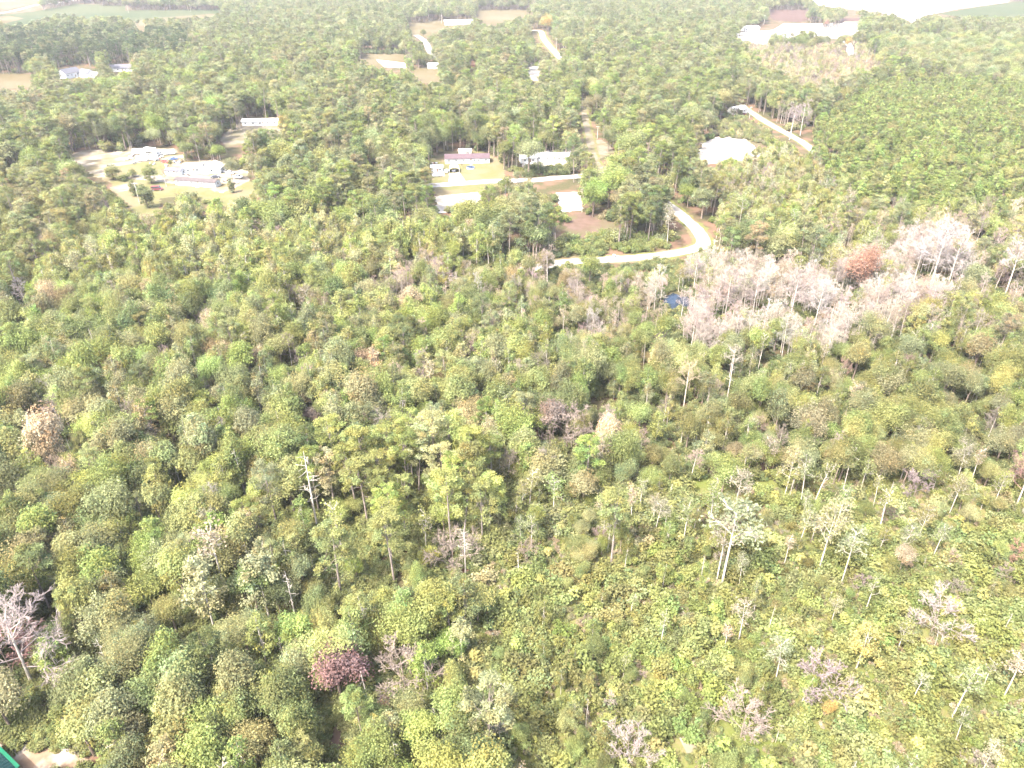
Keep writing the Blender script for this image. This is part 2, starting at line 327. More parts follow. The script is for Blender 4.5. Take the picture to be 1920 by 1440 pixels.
def leaf_mesh(name, quads, col, mat='leaf', extra=None):
    """quads (4n,3) with a colour per quad; extra: MB of twigs appended in a second material"""
    n = len(quads) // 4; v = [tuple(p) for p in quads]; f = np.arange(4 * n).reshape(n, 4).tolist()
    cols = list(col)
    if extra:
        o = len(v); v += extra.v; f += [[o + k for k in q] for q in extra.f]; cols += [np.ones(3)] * len(extra.f)
    me = bpy.data.meshes.new(name); me.from_pydata(v, [], f); me.materials.append(M[mat])
    if extra: 
        me.materials.append(M['pale_bark']); me.polygons.foreach_set('material_index', [0] * n + [1] * len(extra.f))
    at = me.attributes.new('vcol', 'FLOAT_VECTOR', 'FACE'); at.data.foreach_set('vector', np.array(cols, np.float32).ravel())
    return me
def spray_colour(n_clump, counts, r, amt=.22, leafamt=.25):
    amt *= 1.0; leafamt *= .65
    out = []
    for k, c in enumerate(counts):
        b = 1 + r.normal(0, amt); h = r.normal(0, .07)
        x = np.clip(b * (1 + r.normal(0, leafamt, c)), .35, 2.0)
        out.append(np.stack([x * (1 + h), x, x * (1 - h * .8)], 1))
    return np.concatenate(out)
def limbs(mb, base, ends, r0, r, sides=4, sag=.15):
    for e in ends:
        b = np.array(base(r)) if callable(base) else np.array(base); e = np.array(e); m = (b + e) / 2 + np.array([0, 0, np.linalg.norm(e - b) * sag]) + r.normal(0, .15, 3)
        mb.tube([b, m, e], [r0, r0 * .65, r0 * .25], sides)
def make_oak(r, h=11.0, R=4.0, base=.28, lobes=26, leaf=.40, n=3000, dens=1.0, flat=1.0, full=False):
    """round-headed broadleaf: leaf sprays on lobes around the limbs"""
    c = np.array([0, 0, h * (1 + base) / 2]); hz = h * (1 - base) / 2
    d = sphere(lobes * 3, r); d = d[d[:, 2] > (-1.1 if full else -.55)][:lobes]; ax = np.array([R * r.uniform(.85, 1.1), R * r.uniform(.85, 1.1), hz])
    rl = R * r.uniform(.14, .40, len(d)) ; m_ = int(r.integers(2, 5)) if not full else 1; a_ = r.uniform(0, 2 * pi) + np.arange(m_) * 2 * pi / m_ + r.normal(0, .3, m_); off = R * r.uniform(.28, .52, m_) * (m_ > 1)
    sub = np.stack([off * np.cos(a_), off * np.sin(a_), hz * r.uniform(-.30, .22, m_) * (m_ > 1)], 1); sc = r.uniform(.55, .8, m_) if m_ > 1 else np.ones(1); w_ = r.integers(0, m_, len(d))
    cc = c + sub[w_] + d * (ax * sc[w_][:, None] - rl[:, None] * .7) * r.uniform(.7, 1.1, len(d))[:, None]
    cc = np.concatenate([cc, c + sphere(5, r) * ax * .3]); rl = np.concatenate([rl, R * r.uniform(.35, .5, 5)])
    w = rl ** 2; cnt = np.maximum(12, (n * dens * w / w.sum()).astype(int)); Q = []
    for k in range(len(cc)):
        s = sphere(cnt[k], r); s[:, 2] = np.where(s[:, 2] < -.4, -s[:, 2] * r.uniform(0, 1, cnt[k]), s[:, 2]); s /= np.linalg.norm(s, axis=1)[:, None]
        rad = rl[k] * (.35 + 1.15 * r.uniform(0, 1, cnt[k]) ** .8)[:, None] * np.array([1, 1, 1.0 * flat]); P = cc[k] + s * rad
        Q.append(cards(P, s * .6 + r.normal(0, .38, (cnt[k], 3)) + [0, 0, .65], leaf, .75, r))
    t = MB(); lean = r.normal(0, .25, 2); t.tube([(0, 0, -.3), (lean[0] * .4, lean[1] * .4, h * .3), (lean[0], lean[1], h * .62)], [h * .022, h * .017, h * .008], 7)
    limbs(t, lambda q: (lean[0] * .6, lean[1] * .6, h * q.uniform(.25, .5)), cc[r.choice(len(cc), 9, False)], h * .008, r)
    return t.mesh('trunk', 'bark'), leaf_mesh('crown', np.concatenate(Q), spray_colour(len(cc), cnt, r)), h, R
def make_gum(r, h=16.0, R=3.0):
    """slender tall broadleaf, open tiers of sprays round one straight stem"""
    K = 34; z = h * (.30 + .68 * r.uniform(0, 1, K) ** .85); prof = R * np.clip(1.15 * (1 - ((z / h - .52) / .50) ** 2), .18, 1.1)
    a = r.uniform(0, 2 * pi, K); rr = prof * r.uniform(.35, .95, K); cc = np.stack([rr * np.cos(a), rr * np.sin(a), z], 1); rl = r.uniform(.55, 1.0, K) * (.5 + .25 * prof)
    cnt = np.maximum(14, (2300 * rl ** 2 / (rl ** 2).sum()).astype(int)); Q = []
    for k in range(K):
        s = sphere(cnt[k], r); P = cc[k] + s * rl[k] * r.uniform(.3, 1.5, cnt[k])[:, None] * [1, 1, 1.0]
        Q.append(cards(P, s * .5 + r.normal(0, .45, (cnt[k], 3)) + [0, 0, .7], .36, .8, r))
    t = MB(); l = r.normal(0, .3, 2); t.tube([(0, 0, -.3), (l[0] * .3, l[1] * .3, h * .4), (l[0], l[1], h * .95)], [h * .011, h * .008, h * .002], 6)
    limbs(t, lambda q: (0, 0, h * q.uniform(.3, .8)), cc[r.choice(K, 12, False)], h * .0035, r, 3)
    return t.mesh('trunk', 'pale_bark'), leaf_mesh('crown', np.concatenate(Q), spray_colour(K, cnt, r, .2, .3)), h, R
def make_pine(r, h=19.0, R=3.3, start=.52, K=30, bark='pine_bark'):
    """tall bare bole, irregular head of needle tufts at the branch ends"""
    z = h * (start + (.99 - start) * r.uniform(0, 1, K) ** .8); f = (z / h - start) / (1 - start); prof = R * np.clip(np.sqrt(np.clip(1 - (f * 1.05 - .25) ** 2 * 1.25, .05, 1)), .2, 1)
    a = r.uniform(0, 2 * pi, K); rr = prof * r.uniform(.45, 1.0, K); cc = np.stack([rr * np.cos(a), rr * np.sin(a), z], 1); rl = r.uniform(.75, 1.35, K)
    cnt = np.maximum(20, (3900 * rl ** 2 / (rl ** 2).sum()).astype(int)); Q = []
    for k in range(K):
        s = sphere(cnt[k], r); s[:, 2] = np.abs(s[:, 2]) * np.where(r.uniform(size=cnt[k]) < .75, 1, -1)
        P = cc[k] + s * rl[k] * r.uniform(.45, 1.05, cnt[k])[:, None] * [1, 1, .6]
        Q.append(cards(P, r.normal(0, .5, (cnt[k], 3)) + s * .35 + [0, 0, .8], .42, .42, r, s + r.normal(0, .3, (cnt[k], 3)) + [0, 0, .4]))
    t = MB(); l = r.normal(0, .35, 2); t.tube([(0, 0, -.3), (l[0] * .2, l[1] * .2, h * .35), (l[0] * .6, l[1] * .6, h * .7), (l[0], l[1], h * .96)], [h * .0115, h * .0095, h * .0065, h * .002], 7)
    limbs(t, lambda q: (l[0] * .6, l[1] * .6, h * q.uniform(start, .85)), cc[r.choice(K, 14, False)], h * .003, r, 3, -.03)
    for _ in range(5):
        b = r.uniform(0, 2 * pi); zz = h * r.uniform(start * .6, start); t.tube([(l[0] * .3, l[1] * .3, zz), (1.4 * cos(b), 1.4 * sin(b), zz + .3)], [.05, .02], 3)
    return t.mesh('trunk', bark), leaf_mesh('crown', np.concatenate(Q), spray_colour(K, cnt, r, .2, .28)), h, R
def make_young_pine(r, h=9.0, R=2.1):
    K = 26; f = r.uniform(.02, 1, K) ** .9; z = h * (.22 + .76 * f); a = r.uniform(0, 2 * pi, K); rr = R * (1 - f) ** .65 * r.uniform(.4, 1, K)
    cc = np.stack([rr * np.cos(a), rr * np.sin(a), z], 1); rl = .5 + .45 * (1 - f); cnt = np.maximum(14, (1500 * rl ** 2 / (rl ** 2).sum()).astype(int)); Q = []
    for k in range(K):
        s = sphere(cnt[k], r); P = cc[k] + s * rl[k] * r.uniform(.4, 1.05, cnt[k])[:, None] * [1, 1, .8]
        Q.append(cards(P, r.normal(0, .6, (cnt[k], 3)) + s * .4 + [0, 0, .4], .46, .45, r, s + [0, 0, .7]))
    t = MB(); t.tube([(0, 0, -.2), (.05, 0, h * .5), (0, .05, h * .97)], [.11, .07, .02], 5)
    return t.mesh('trunk', 'pine_bark'), leaf_mesh('crown', np.concatenate(Q), spray_colour(K, cnt, r, .2, .25)), h, R
def grow(r, h, R, levels=4, kids=(3, 5), spread=.75, fork=.35, thick=.014, up=.45, twig=.022):
    """branching skeleton; returns (trunk MB, branch MB, tip points)"""
    T, B, tips = MB(), MB(), []
    l = r.normal(0, .3, 2); top = np.array([l[0], l[1], h * .9]); T.tube([(0, 0, -.3), (l[0] * .3, l[1] * .3, h * fork), tuple(np.array([l[0] * .7, l[1] * .7, h * .68])), tuple(top)], [h * thick, h * thick * .8, h * thick * .45, twig], 7)
    def rec(p, d, L, rad, lev):
        q1 = p + d * L * .5 + r.normal(0, L * .06, 3); q = p + d * L + r.normal(0, L * .07, 3) + np.array([0, 0, L * .06])
        B.tube([p, q1, q], [rad, rad * .8, max(rad * .5, twig * .7)], 4 if lev <= 1 else 3, False)
        if lev >= levels: tips.append(q); return
        for k in range(r.integers(*kids)):
            s = r.uniform(.35, 1.0); o = p + (q - p) * s; nd = d + r.normal(0, spread, 3) * .75 + np.array([0, 0, up * .5]); nd /= np.linalg.norm(nd)
            rec(o, nd, L * r.uniform(.5, .75), max(rad * .55, twig), lev + 1)
    n0 = int(r.integers(8, 12))
    for k in range(n0):
        z = h * (fork + (.88 - fork) * (k + r.uniform(0, .8)) / n0); a = k * 2.4 + r.uniform(-.5, .5); f = z / h
        p = np.array([l[0] * f, l[1] * f, z]); d = np.array([cos(a), sin(a), r.uniform(.25, .9) + up * f]); d /= np.linalg.norm(d)
        rec(p, d, R * r.uniform(.5, .75) * (1.15 - .55 * (f - fork) / (1 - fork)), h * thick * .38, 1)
    return T, B, tips
def twig_mesh(name, B, r, mat='twig'):
    me = bpy.data.meshes.new(name); me.from_pydata(B.v, [], B.f); me.materials.append(M[mat])
    at = me.attributes.new('vcol', 'FLOAT_VECTOR', 'FACE'); x = np.repeat(r.uniform(.75, 1.25, (len(B.f) + 3) // 4), 4)[:len(B.f)]; at.data.foreach_set('vector', np.repeat(x.astype(np.float32), 3))
    return me
def make_bare(r, h=13.0, R=3.6, fork=.32, bark='pale_bark', levels=5, twig=.017):
    T, B, tips = grow(r, h, R, levels, (3, 5), .8, fork, .012, .45, twig)
    return T.mesh('trunk', bark), twig_mesh('crown', B, r), h, R
def make_sparse(r, h=14.0, R=2.5, fork=.45, n=700):
    T, B, tips = grow(r, h, R, 3, (2, 5), .8, fork, .0088, .25, .026)
    tips = np.array(tips); P = tips[r.integers(0, len(tips), n)] + r.normal(0, .42, (n, 3)); Q = cards(P, r.normal(0, 1, (n, 3)) + [0, 0, .5], .34, .8, r)
    return T.mesh('trunk', 'pale_bark'), leaf_mesh('crown', Q, spray_colour(1, [n], r, .05, .3), 'leaf', B), h, R
def make_snag(r, h=15.0, R=1.6, n=10, fork=.4):
    T, B = MB(), MB(); l = r.normal(0, .3, 2); T.tube([(0, 0, -.3), (l[0] * .4, l[1] * .4, h * .5), (l[0], l[1], h)], [h * .0105, h * .0075, h * .0022], 7)
    for k in range(n):
        f = fork + (.97 - fork) * (k + r.uniform(0, .9)) / n; a = r.uniform(0, 2 * pi); L = R * r.uniform(.35, 1.1) * (1.2 - .7 * f); p = np.array([l[0] * f, l[1] * f, h * f])
        e = p + np.array([cos(a) * L, sin(a) * L, L * r.uniform(-.25, .45)]); m = (p + e) / 2 + r.normal(0, .12, 3); B.tube([p, m, e], [.036, .028, .016], 4)
        if r.uniform() < .6: B.tube([m, m + r.normal(0, .45, 3)], [.028, .014], 3)
    return T.mesh('trunk', 'pale_bark'), B.mesh('limb', 'pale_bark'), h, R
def make_shrub(r, h=2.3, R=1.5, n=750, leaf=.27):
    K = 9; a = r.uniform(0, 2 * pi, K); rr = R * np.sqrt(r.uniform(0, .6, K)); z = h * r.uniform(.25, .72, K) * (1 - .35 * rr / R); cc = np.stack([rr * np.cos(a), rr * np.sin(a), z], 1); rl = R * r.uniform(.3, .5, K)
    cnt = (n * rl ** 2 / (rl ** 2).sum()).astype(int); Q = []
    for k in range(K):
        s = sphere(cnt[k], r); P = cc[k] + s * rl[k] * r.uniform(.5, 1.15, cnt[k])[:, None]; P[:, 2] = np.maximum(P[:, 2], .06)
        Q.append(cards(P, s * .5 + r.normal(0, .42, (cnt[k], 3)) + [0, 0, .75], leaf, .65, r, s + [0, 0, .8]))
    t = MB()
    for k in range(6): t.tube([(r.normal(0, .08), r.normal(0, .08), -.1), tuple(cc[k] * .6), tuple(cc[k])], [.035, .025, .012], 3)
    return t.mesh('stem', 'bark'), leaf_mesh('foliage', np.concatenate(Q), spray_colour(K, cnt, r, .16, .28)), h, R
RR = lambda s: np.random.default_rng(1000 + s)
PROTO = {
 'oak': [make_oak(RR(i), h=10.5 + .5 * i % 2, R=[4.0, 3.6, 4.5, 3.9, 3.3, 4.2, 3.7, 4.4][i], base=[.25, .2, .3, .35, .18, .25, .3, .22][i], lobes=[26, 32, 38, 24, 30, 36, 24, 44][i], leaf=[.28, .26, .29, .31, .25, .27, .30, .24][i], n=[5800, 6200, 6600, 4800, 5600, 6600, 4800, 7400][i]) for i in range(8)],
 'gum': [make_gum(RR(20 + i), 16, [3.0, 2.6, 3.4, 2.8, 3.1][i]) for i in range(5)],
 'pine': [make_pine(RR(30 + i), 19, [4.0, 3.5, 4.4, 3.7, 4.0, 3.2][i], [.50, .58, .45, .55, .4, .62][i], [42, 36, 50, 40, 48, 30][i]) for i in range(6)],
 'young_pine': [make_young_pine(RR(40 + i), 9, [2.1, 1.8, 2.3, 2.0][i]) for i in range(4)],
 'sparse': [make_sparse(RR(50 + i), 14, [2.5, 2.0, 2.8, 1.8, 2.3][i], [.45, .5, .4, .55, .48][i], [700, 450, 900, 380, 600][i]) for i in range(5)],
 'bare': [make_bare(RR(60 + i), 13, [3.6, 3.0, 4.0, 2.6, 3.4][i], [.32, .38, .25, .42, .3][i]) for i in range(5)],
 'evergreen': [make_oak(RR(100 + i), h=7.5, R=[1.9, 1.6, 2.2][i], base=.03, lobes=40, leaf=.26, n=3600, full=True) for i in range(3)],
 'snag': [make_snag(RR(70 + i), 15, [1.6, 1.2, 2.0, 2.4][i], [10, 6, 14, 20][i]) for i in range(4)],
 'shrub': [make_shrub(RR(80 + i), [2.3, 2.0, 2.7, 1.8, 2.4, 2.1][i], [1.5, 1.3, 1.4, 1.5, 1.2, 1.7][i]) for i in range(6)],
 'bare_bush': [make_bare(RR(90 + i), 5.0, [2.6, 2.2, 3.0][i], .1, 'bark', 5, .016) for i in range(3)],
}
NAMES = {'oak': 'broadleaf_tree', 'gum': 'slender_tree', 'pine': 'pine_tree', 'young_pine': 'young_pine', 'evergreen': 'evergreen_tree', 'sparse': 'sparse_tree', 'bare': 'bare_tree', 'snag': 'dead_snag', 'shrub': 'shrub', 'bare_bush': 'leafless_bush'}
CATS = {'oak': 'broadleaf tree', 'gum': 'slender tree', 'pine': 'pine', 'young_pine': 'young pine', 'evergreen': 'evergreen', 'sparse': 'sparse tree', 'bare': 'bare tree', 'snag': 'dead tree', 'shrub': 'shrub', 'bare_bush': 'bush'}
SAY = {'oak': 'round-headed tree', 'gum': 'slender tree', 'pine': 'tall pine', 'young_pine': 'young pine', 'evergreen': 'dense evergreen', 'sparse': 'thin-leaved tree', 'bare': 'leafless tree', 'snag': 'dead tree', 'shrub': 'shrub', 'bare_bush': 'leafless bush'}
KIND = list(PROTO)
# leaf colours with the words for them
TINT = {
 'green': (.138, .158, .066), 'deep green': (.106, .124, .060), 'dark green': (.058, .076, .040), 'fresh green': (.148, .180, .064), 'grey-green': (.158, .166, .092), 'olive': (.168, .176, .080), 'yellow-green': (.176, .190, .076),
 'pale yellow-green': (.228, .228, .124), 'lime green': (.190, .215, .072), 'brownish green': (.178, .168, .098), 'tan': (.26, .215, .145), 'golden yellow': (.28, .265, .105), 'orange-yellow': (.32, .23, .085),
 'rust-orange': (.25, .155, .115), 'red-brown': (.18, .105, .08), 'pinkish grey': (.205, .172, .160), 'pale grey': (.225, .202, .192), 'brown-grey': (.17, .138, .118), 'purple-grey': (.165, .132, .132), 'maroon': (.150, .092, .084), 'white-grey': (.42, .39, .36),
}

# ------------------------------------------------------------------ single trees the photo lets one name: kind, variant, base pixel, top pixel row, width factor, colour, label
FEATURE = [
 ('snag', 3, 597, 1000, 848, 1.0, 'white-grey', 'tall straight dead trunk with short broken limbs, tallest snag among the green trees'),
 ('snag', 2, 462, 935, 842, 1.2, 'white-grey', 'forked white dead tree beside and behind the tall straight snag'),
 ('sparse', 3, 424, 1112, 975, 1.2, 'tan', 'half-dead pine with spreading grey limbs and a long leaning pale trunk'),
 ('gum', 0, 402, 1180, 1040, .95, 'pale yellow-green', 'pale yellow-green slender tree directly in front of the half-dead pine'),
 ('gum', 2, 505, 1160, 1035, 1.0, 'pale yellow-green', 'pale slender tree with several white stems between two pale trees, lower middle'),
 ('snag', 2, 556, 1165, 1070, 1.1, 'white-grey', 'small white dead tree with fine bare limbs beside pale slender trees'),
 ('pine', 5, 96, 1146, 1030, 1.25, 'green', 'pine with a thick bare leaning trunk near the left edge'),
 ('bare', 2, 62, 1285, 1150, 1.5, 'pinkish grey', 'wide leafless tree with reddish twigs cut by the left edge'),
 ('bare_bush', 1, 30, 1270, 1185, 1.6, 'maroon', 'dense reddish twiggy bush beneath the wide bare tree at the left edge'),
 ('oak', 4, 640, 1310, 1195, .95, 'maroon', 'maroon-brown dying tree, tallest of the brown crowns at the bottom'),
 ('bare_bush', 0, 762, 1300, 1232, 1.25, 'brown-grey', 'round leafless brown-grey crown right of the maroon tree'),
 ('snag', 1, 612, 1265, 1215, 1.0, 'white-grey', 'thin white dead stem just behind the maroon tree'),
 ('pine', 1, 740, 1095, 960, 1.1, 'yellow-green', 'yellow-green pine with a long bare trunk in front of the pine clump'),
 ('pine', 0, 905, 1030, 905, 1.0, 'yellow-green', 'yellow-green pine with a straight pale trunk at the right end of the pine clump'),
 ('pine', 2, 520, 985, 868, .9, 'grey-green', 'grey-green pine left of the pine clump near the tall snag'),
 ('pine', 3, 1145, 1062, 918, 1.0, 'yellow-green', 'tall yellow-green pine with long white trunk behind the scrub'),
 ('pine', 1, 690, 985, 855, 1.1, 'yellow-green', 'broad yellow-green pine at the back of the pine clump'),
 ('pine', 4, 640, 1120, 985, 1.1, 'yellow-green', 'full-crowned yellow-green pine at the front left of the pine clump'),
 ('snag', 3, 873, 1080, 990, 1.2, 'white-grey', 'bristly white dead tree with many limbs in front of the pine clump'),
 ('snag', 2, 972, 1085, 1035, 1.3, 'white-grey', 'short white dead tree right of the bristly dead tree'),
 ('bare_bush', 2, 850, 1075, 1015, 1.2, 'brown-grey', 'brown leafless thicket tree under the pine clump'),
 ('sparse', 0, 1354, 1092, 918, 1.15, 'pale yellow-green', 'tallest thin-leaved tree, thick white trunk, front of the white twin trunks in scrub'),
 ('sparse', 1, 1344, 1088, 962, 1.0, 'tan', 'thinner left stem of the white twin trunks in the scrub'),
 ('sparse', 2, 1534, 1072, 938, 1.0, 'pale yellow-green', 'leaning white-trunked tree with open yellow crown right of the twin trunks'),
 ('sparse', 4, 1578, 1092, 985, 1.0, 'pale yellow-green', 'white-trunked thin tree, rightmost of the three tall scrub trees'),
 ('sparse', 3, 1521, 1015, 962, 1.2, 'tan', 'small thin tree behind the leaning white-trunked tree'),
 ('sparse', 3, 1470, 1060, 1005, 1.1, 'tan', 'short bare-topped tree between the twin trunks and the leaning tree'),
 ('sparse', 1, 1385, 1200, 1120, 1.2, 'tan', 'two-stemmed grey thin tree standing in the scrub in front of the twin trunks'),
 ('snag', 1, 1438, 1192, 1132, .8, 'white-grey', 'broken white stump pole standing alone in the scrub'),
 ('sparse', 2, 1558, 1168, 1118, 1.1, 'pale yellow-green', 'little pale tree right of the broken stump pole'),
 ('gum', 3, 1605, 1255, 1168, 1.15, 'golden yellow', 'bright yellow small tree standing in the scrub'),
 ('sparse', 0, 1455, 1272, 1195, 1.3, 'pale yellow-green', 'thin pale tree left of the bright yellow small tree'),
 ('bare_bush', 0, 1535, 1312, 1255, 1.3, 'purple-grey', 'round purple-grey leafless bush in front of the bright yellow tree'),
 ('bare_bush', 1, 1388, 1385, 1318, 1.3, 'brown-grey', 'spiky grey leafless bush near the bottom edge'),
 ('bare_bush', 2, 1175, 1425, 1378, 1.1, 'pinkish grey', 'pale leafless bush on bare soil at the bottom edge'),
 ('oak', 1, 1550, 1345, 1312, .8, 'orange-yellow', 'small orange bush in front of the round purple-grey bush'),
 ('sparse', 1, 1705, 1325, 1258, 1.0, 'pale yellow-green', 'white-stemmed pair of saplings at lower right'),
 ('sparse', 4, 1785, 1345, 1245, 1.1, 'yellow-green', 'yellow-green sapling with a slanting white stem at lower right'),
 ('sparse', 3, 1880, 1310, 1225, 1.2, 'tan', 'tan-leaved thin tree near the lower right edge'),
 ('bare_bush', 0, 1745, 1190, 1130, 1.3, 'pinkish grey', 'pale fallen-looking bare crown in the scrub at right'),
 ('sparse', 2, 1680, 1225, 1160, 1.1, 'yellow-green', 'small yellow-green tree between yellow tree and pale bare crown'),
 ('bare_bush', 1, 1712, 935, 885, 1.2, 'purple-grey', 'round purple-grey bare bush at the back edge of the scrub'),
 ('bare', 0, 1905, 950, 855, 1.2, 'maroon', 'dark maroon leafless tree cut by the right edge'),
 ('bare_bush', 0, 1900, 1060, 1025, 1.0, 'red-brown', 'red-brown bush at the right edge'),
 ('oak', 6, 1685, 1075, 1020, .9, 'tan', 'pale tan small tree in the scrub right of the tall white trunks'),
 ('snag', 0, 1098, 1365, 1308, .8, 'white-grey', 'leaning white dead stick in the low scrub at the bottom'),
 ('oak', 7, 1605, 555, 448, 1.0, 'rust-orange', 'large rust-orange tree beside the pale bare trees'),
 ('bare', 0, 1745, 535, 412, 1.25, 'pale grey', 'tallest pale leafless tree right of the rust-orange tree'),
 ('bare', 2, 1775, 540, 438, 1.2, 'pale grey', 'broad pale leafless tree, rightmost beside the rust-orange tree'),
 ('bare', 3, 1712, 530, 440, 1.1, 'pale grey', 'narrow pale leafless tree nearest the rust-orange tree'),
 ('bare', 3, 1882, 560, 445, 1.0, 'pale grey', 'lone thin pale tree leaning near the right edge'),
 ('bare', 0, 1358, 600, 500, 1.1, 'pinkish grey', 'wide pinkish bare tree directly right of the pond'),
 ('bare', 2, 1300, 545, 480, 1.1, 'pinkish grey', 'pinkish bare tree standing behind the pond'),
 ('bare', 4, 1410, 595, 510, 1.2, 'pinkish grey', 'rounded pinkish bare tree, second right of the pond'),
 ('bare', 2, 1480, 600, 505, 1.25, 'pinkish grey', 'domed pinkish bare tree in the middle of the bare belt'),
 ('bare', 0, 1525, 615, 525, 1.1, 'pale grey', 'white-limbed bare tree left of the rust-orange tree'),
 ('oak', 0, 1105, 535, 470, .9, 'fresh green', 'fresh green round tree in front of the road, left of the pond'),
 ('bare', 1, 1026, 540, 460, 1.1, 'brown-grey', 'grey bare tree with a white stem before the road end'),
 ('sparse', 0, 1365, 720, 640, 1.0, 'tan', 'pair of thin white stems in front of the bare belt'),
 ('snag', 2, 1362, 755, 655, 1.0, 'white-grey', 'white dead stem in front of the pond and bare belt'),
 ('bare', 1, 1281, 768, 672, .9, 'tan', 'umbrella-shaped pale tree with white stem in the middle right wood'),
 ('snag', 1, 1206, 690, 640, 1.0, 'white-grey', 'crooked white dead stem below the pond'),
 ('gum', 1, 1250, 800, 740, .8, 'golden yellow', 'yellow tree in the middle of the right wood'),
 ('gum', 4, 1210, 770, 715, .8, 'pale yellow-green', 'pale yellow tree just left of the yellow tree'),
 ('oak', 3, 1030, 838, 742, .85, 'brown-grey', 'brown-leaved tree, largest brown crown in the middle of the wood'),
 ('bare_bush', 2, 1062, 845, 778, 1.3, 'brown-grey', 'brown-grey twiggy crown right of the brown-leaved tree'),
 ('bare', 2, 548, 690, 630, .9, 'purple-grey', 'purple-grey cone-shaped bare tree in the left wood'),
 ('bare', 4, 120, 815, 740, 1.2, 'brown-grey', 'wide brown-grey bare crown in the left wood'),
 ('bare', 2, 555, 580, 535, 1.0, 'purple-grey', 'grey domed bare tree in the yellow-green belt'),
 ('oak', 5, 590, 805, 760, 1.0, 'brown-grey', 'dark brown crown deep in the left middle wood'),
 ('bare', 0, 50, 575, 520, 1.1, 'pale grey', 'pale bare tree near the left edge of the yellow-green belt'),
 ('oak', 5, 1027, 66, 24, 1.0, 'orange-yellow', 'tall orange tree beside the far road'),
 ('oak', 0, 1586, 95, 66, .8, 'orange-yellow', 'orange-yellow round tree by the far bright lots'),
 ('oak', 3, 1548, 58, 34, .75, 'rust-orange', 'rust-orange tree at the far edge of the bright lots'),
 ('oak', 6, 888, 138, 112, .8, 'rust-orange', 'orange-brown tree in front of the far bright spots'),
 ('oak', 4, 1513, 238, 210, .7, 'golden yellow', 'bright yellow-green tree beside the straight road'),
 ('oak', 7, 260, 50, 34, .95, 'deep green', 'lone dark round tree at the edge of the far green field'),
 ('bare', 1, 1480, 262, 190, 1.2, 'pinkish grey', 'tall pinkish bare tree covering part of the straight road'),
 ('bare', 4, 1500, 255, 188, 1.1, 'pinkish grey', 'second pinkish bare tree beside the straight road'),
 ('oak', 7, 1110, 222, 170, 1.1, 'brownish green', 'big brownish oak behind the white driveway'),
 ('evergreen', 2, 285, 344, 308, 1.5, 'green', 'round dark tree in the middle of the homestead lawn'),
 ('bare', 3, 312, 350, 315, 1.0, 'tan', 'tan leafless tree between the lawn and the long mobile home'),
 ('evergreen', 0, 279, 390, 346, 1.3, 'deep green', 'dense egg-shaped evergreen at the front of the lawn'),
 ('evergreen', 1, 254, 368, 338, 1.5, 'olive', 'dark cone-shaped evergreen beside the utility pole'),
 ('evergreen', 2, 214, 337, 308, 1.9, 'olive', 'rounded evergreen at the left of the lawn'),
 ('shrub', 2, 234, 338, 322, 1.7, 'green', 'low evergreen bush between the lawn evergreens'),
 ('evergreen', 2, 250, 332, 316, 1.9, 'olive', 'short clipped evergreen on the back lawn'),
 ('evergreen', 1, 436, 362, 334, 1.2, 'olive', 'evergreen just right of the long mobile home'),
 ('oak', 6, 866, 315, 304, .5, 'brown-grey', 'small brownish tree beside the arched carport'),
 ('oak', 4, 970, 345, 315, .9, 'grey-green', 'grey-green tree between the lawn and the road bend'),
 ('oak', 2, 352, 303, 262, .95, 'green', 'big spreading green tree right behind the cluttered yard'),
 ('oak', 5, 436, 338, 294, .95, 'grey-green', 'big dark oak at the right end of the homestead'),
 ('oak', 7, 1140, 285, 240, .85, 'deep green', 'dark round tree right of the dirt driveway'),
 ('bare', 1, 1276, 604, 540, .9, 'pinkish grey', 'slim bare tree standing at the near bank of the pond'),
 ('oak', 1, 322, 316, 298, .8, 'olive', 'small olive tree in the middle of the cluttered yard'),
 ('oak', 6, 344, 312, 296, .8, 'tan', 'small tan tree behind the shed with bluish roof'),
 ('pine', 0, 1160, 462, 398, .9, 'olive', 'olive pine before the bare soil patch, nearest the pickup'),
 ('pine', 3, 1215, 455, 385, .9, 'green', 'green pine left of the road bend'),
 ('sparse', 0, 1250, 465, 380, .9, 'tan', 'tall thin tree with white stem inside the road bend'),
 ('oak', 7, 785, 128, 86, 1.05, 'green', 'broad dark oak in front of the far dry field'),
 ('oak', 0, 795, 74, 52, .9, 'green', 'round tree on the far yellow field by the road'),
 ('shrub', 0, 1030, 322, 310, 2.6, 'deep green', 'dark hedge-like bush before the bright lot'),
]
FT = []                                                    # x, y, height, crown radius, kind, variant, scale xy, scale z, colour word, label
for kd, va, bx, by, ty, wf, tn, lab in FEATURE:
    x, y = G(bx, by); h = max(1.0, height_at(bx, by, ty)); hp, Rp = PROTO[kd][va][2:4]; sz = h / hp
    sxy = {'oak': (sz * .55 + .45 * min(sz, 1.3)), }.get(kd, sz) * wf
    FT.append((x, y, h, Rp * sxy, kd, va, sxy, sz, tn, lab))

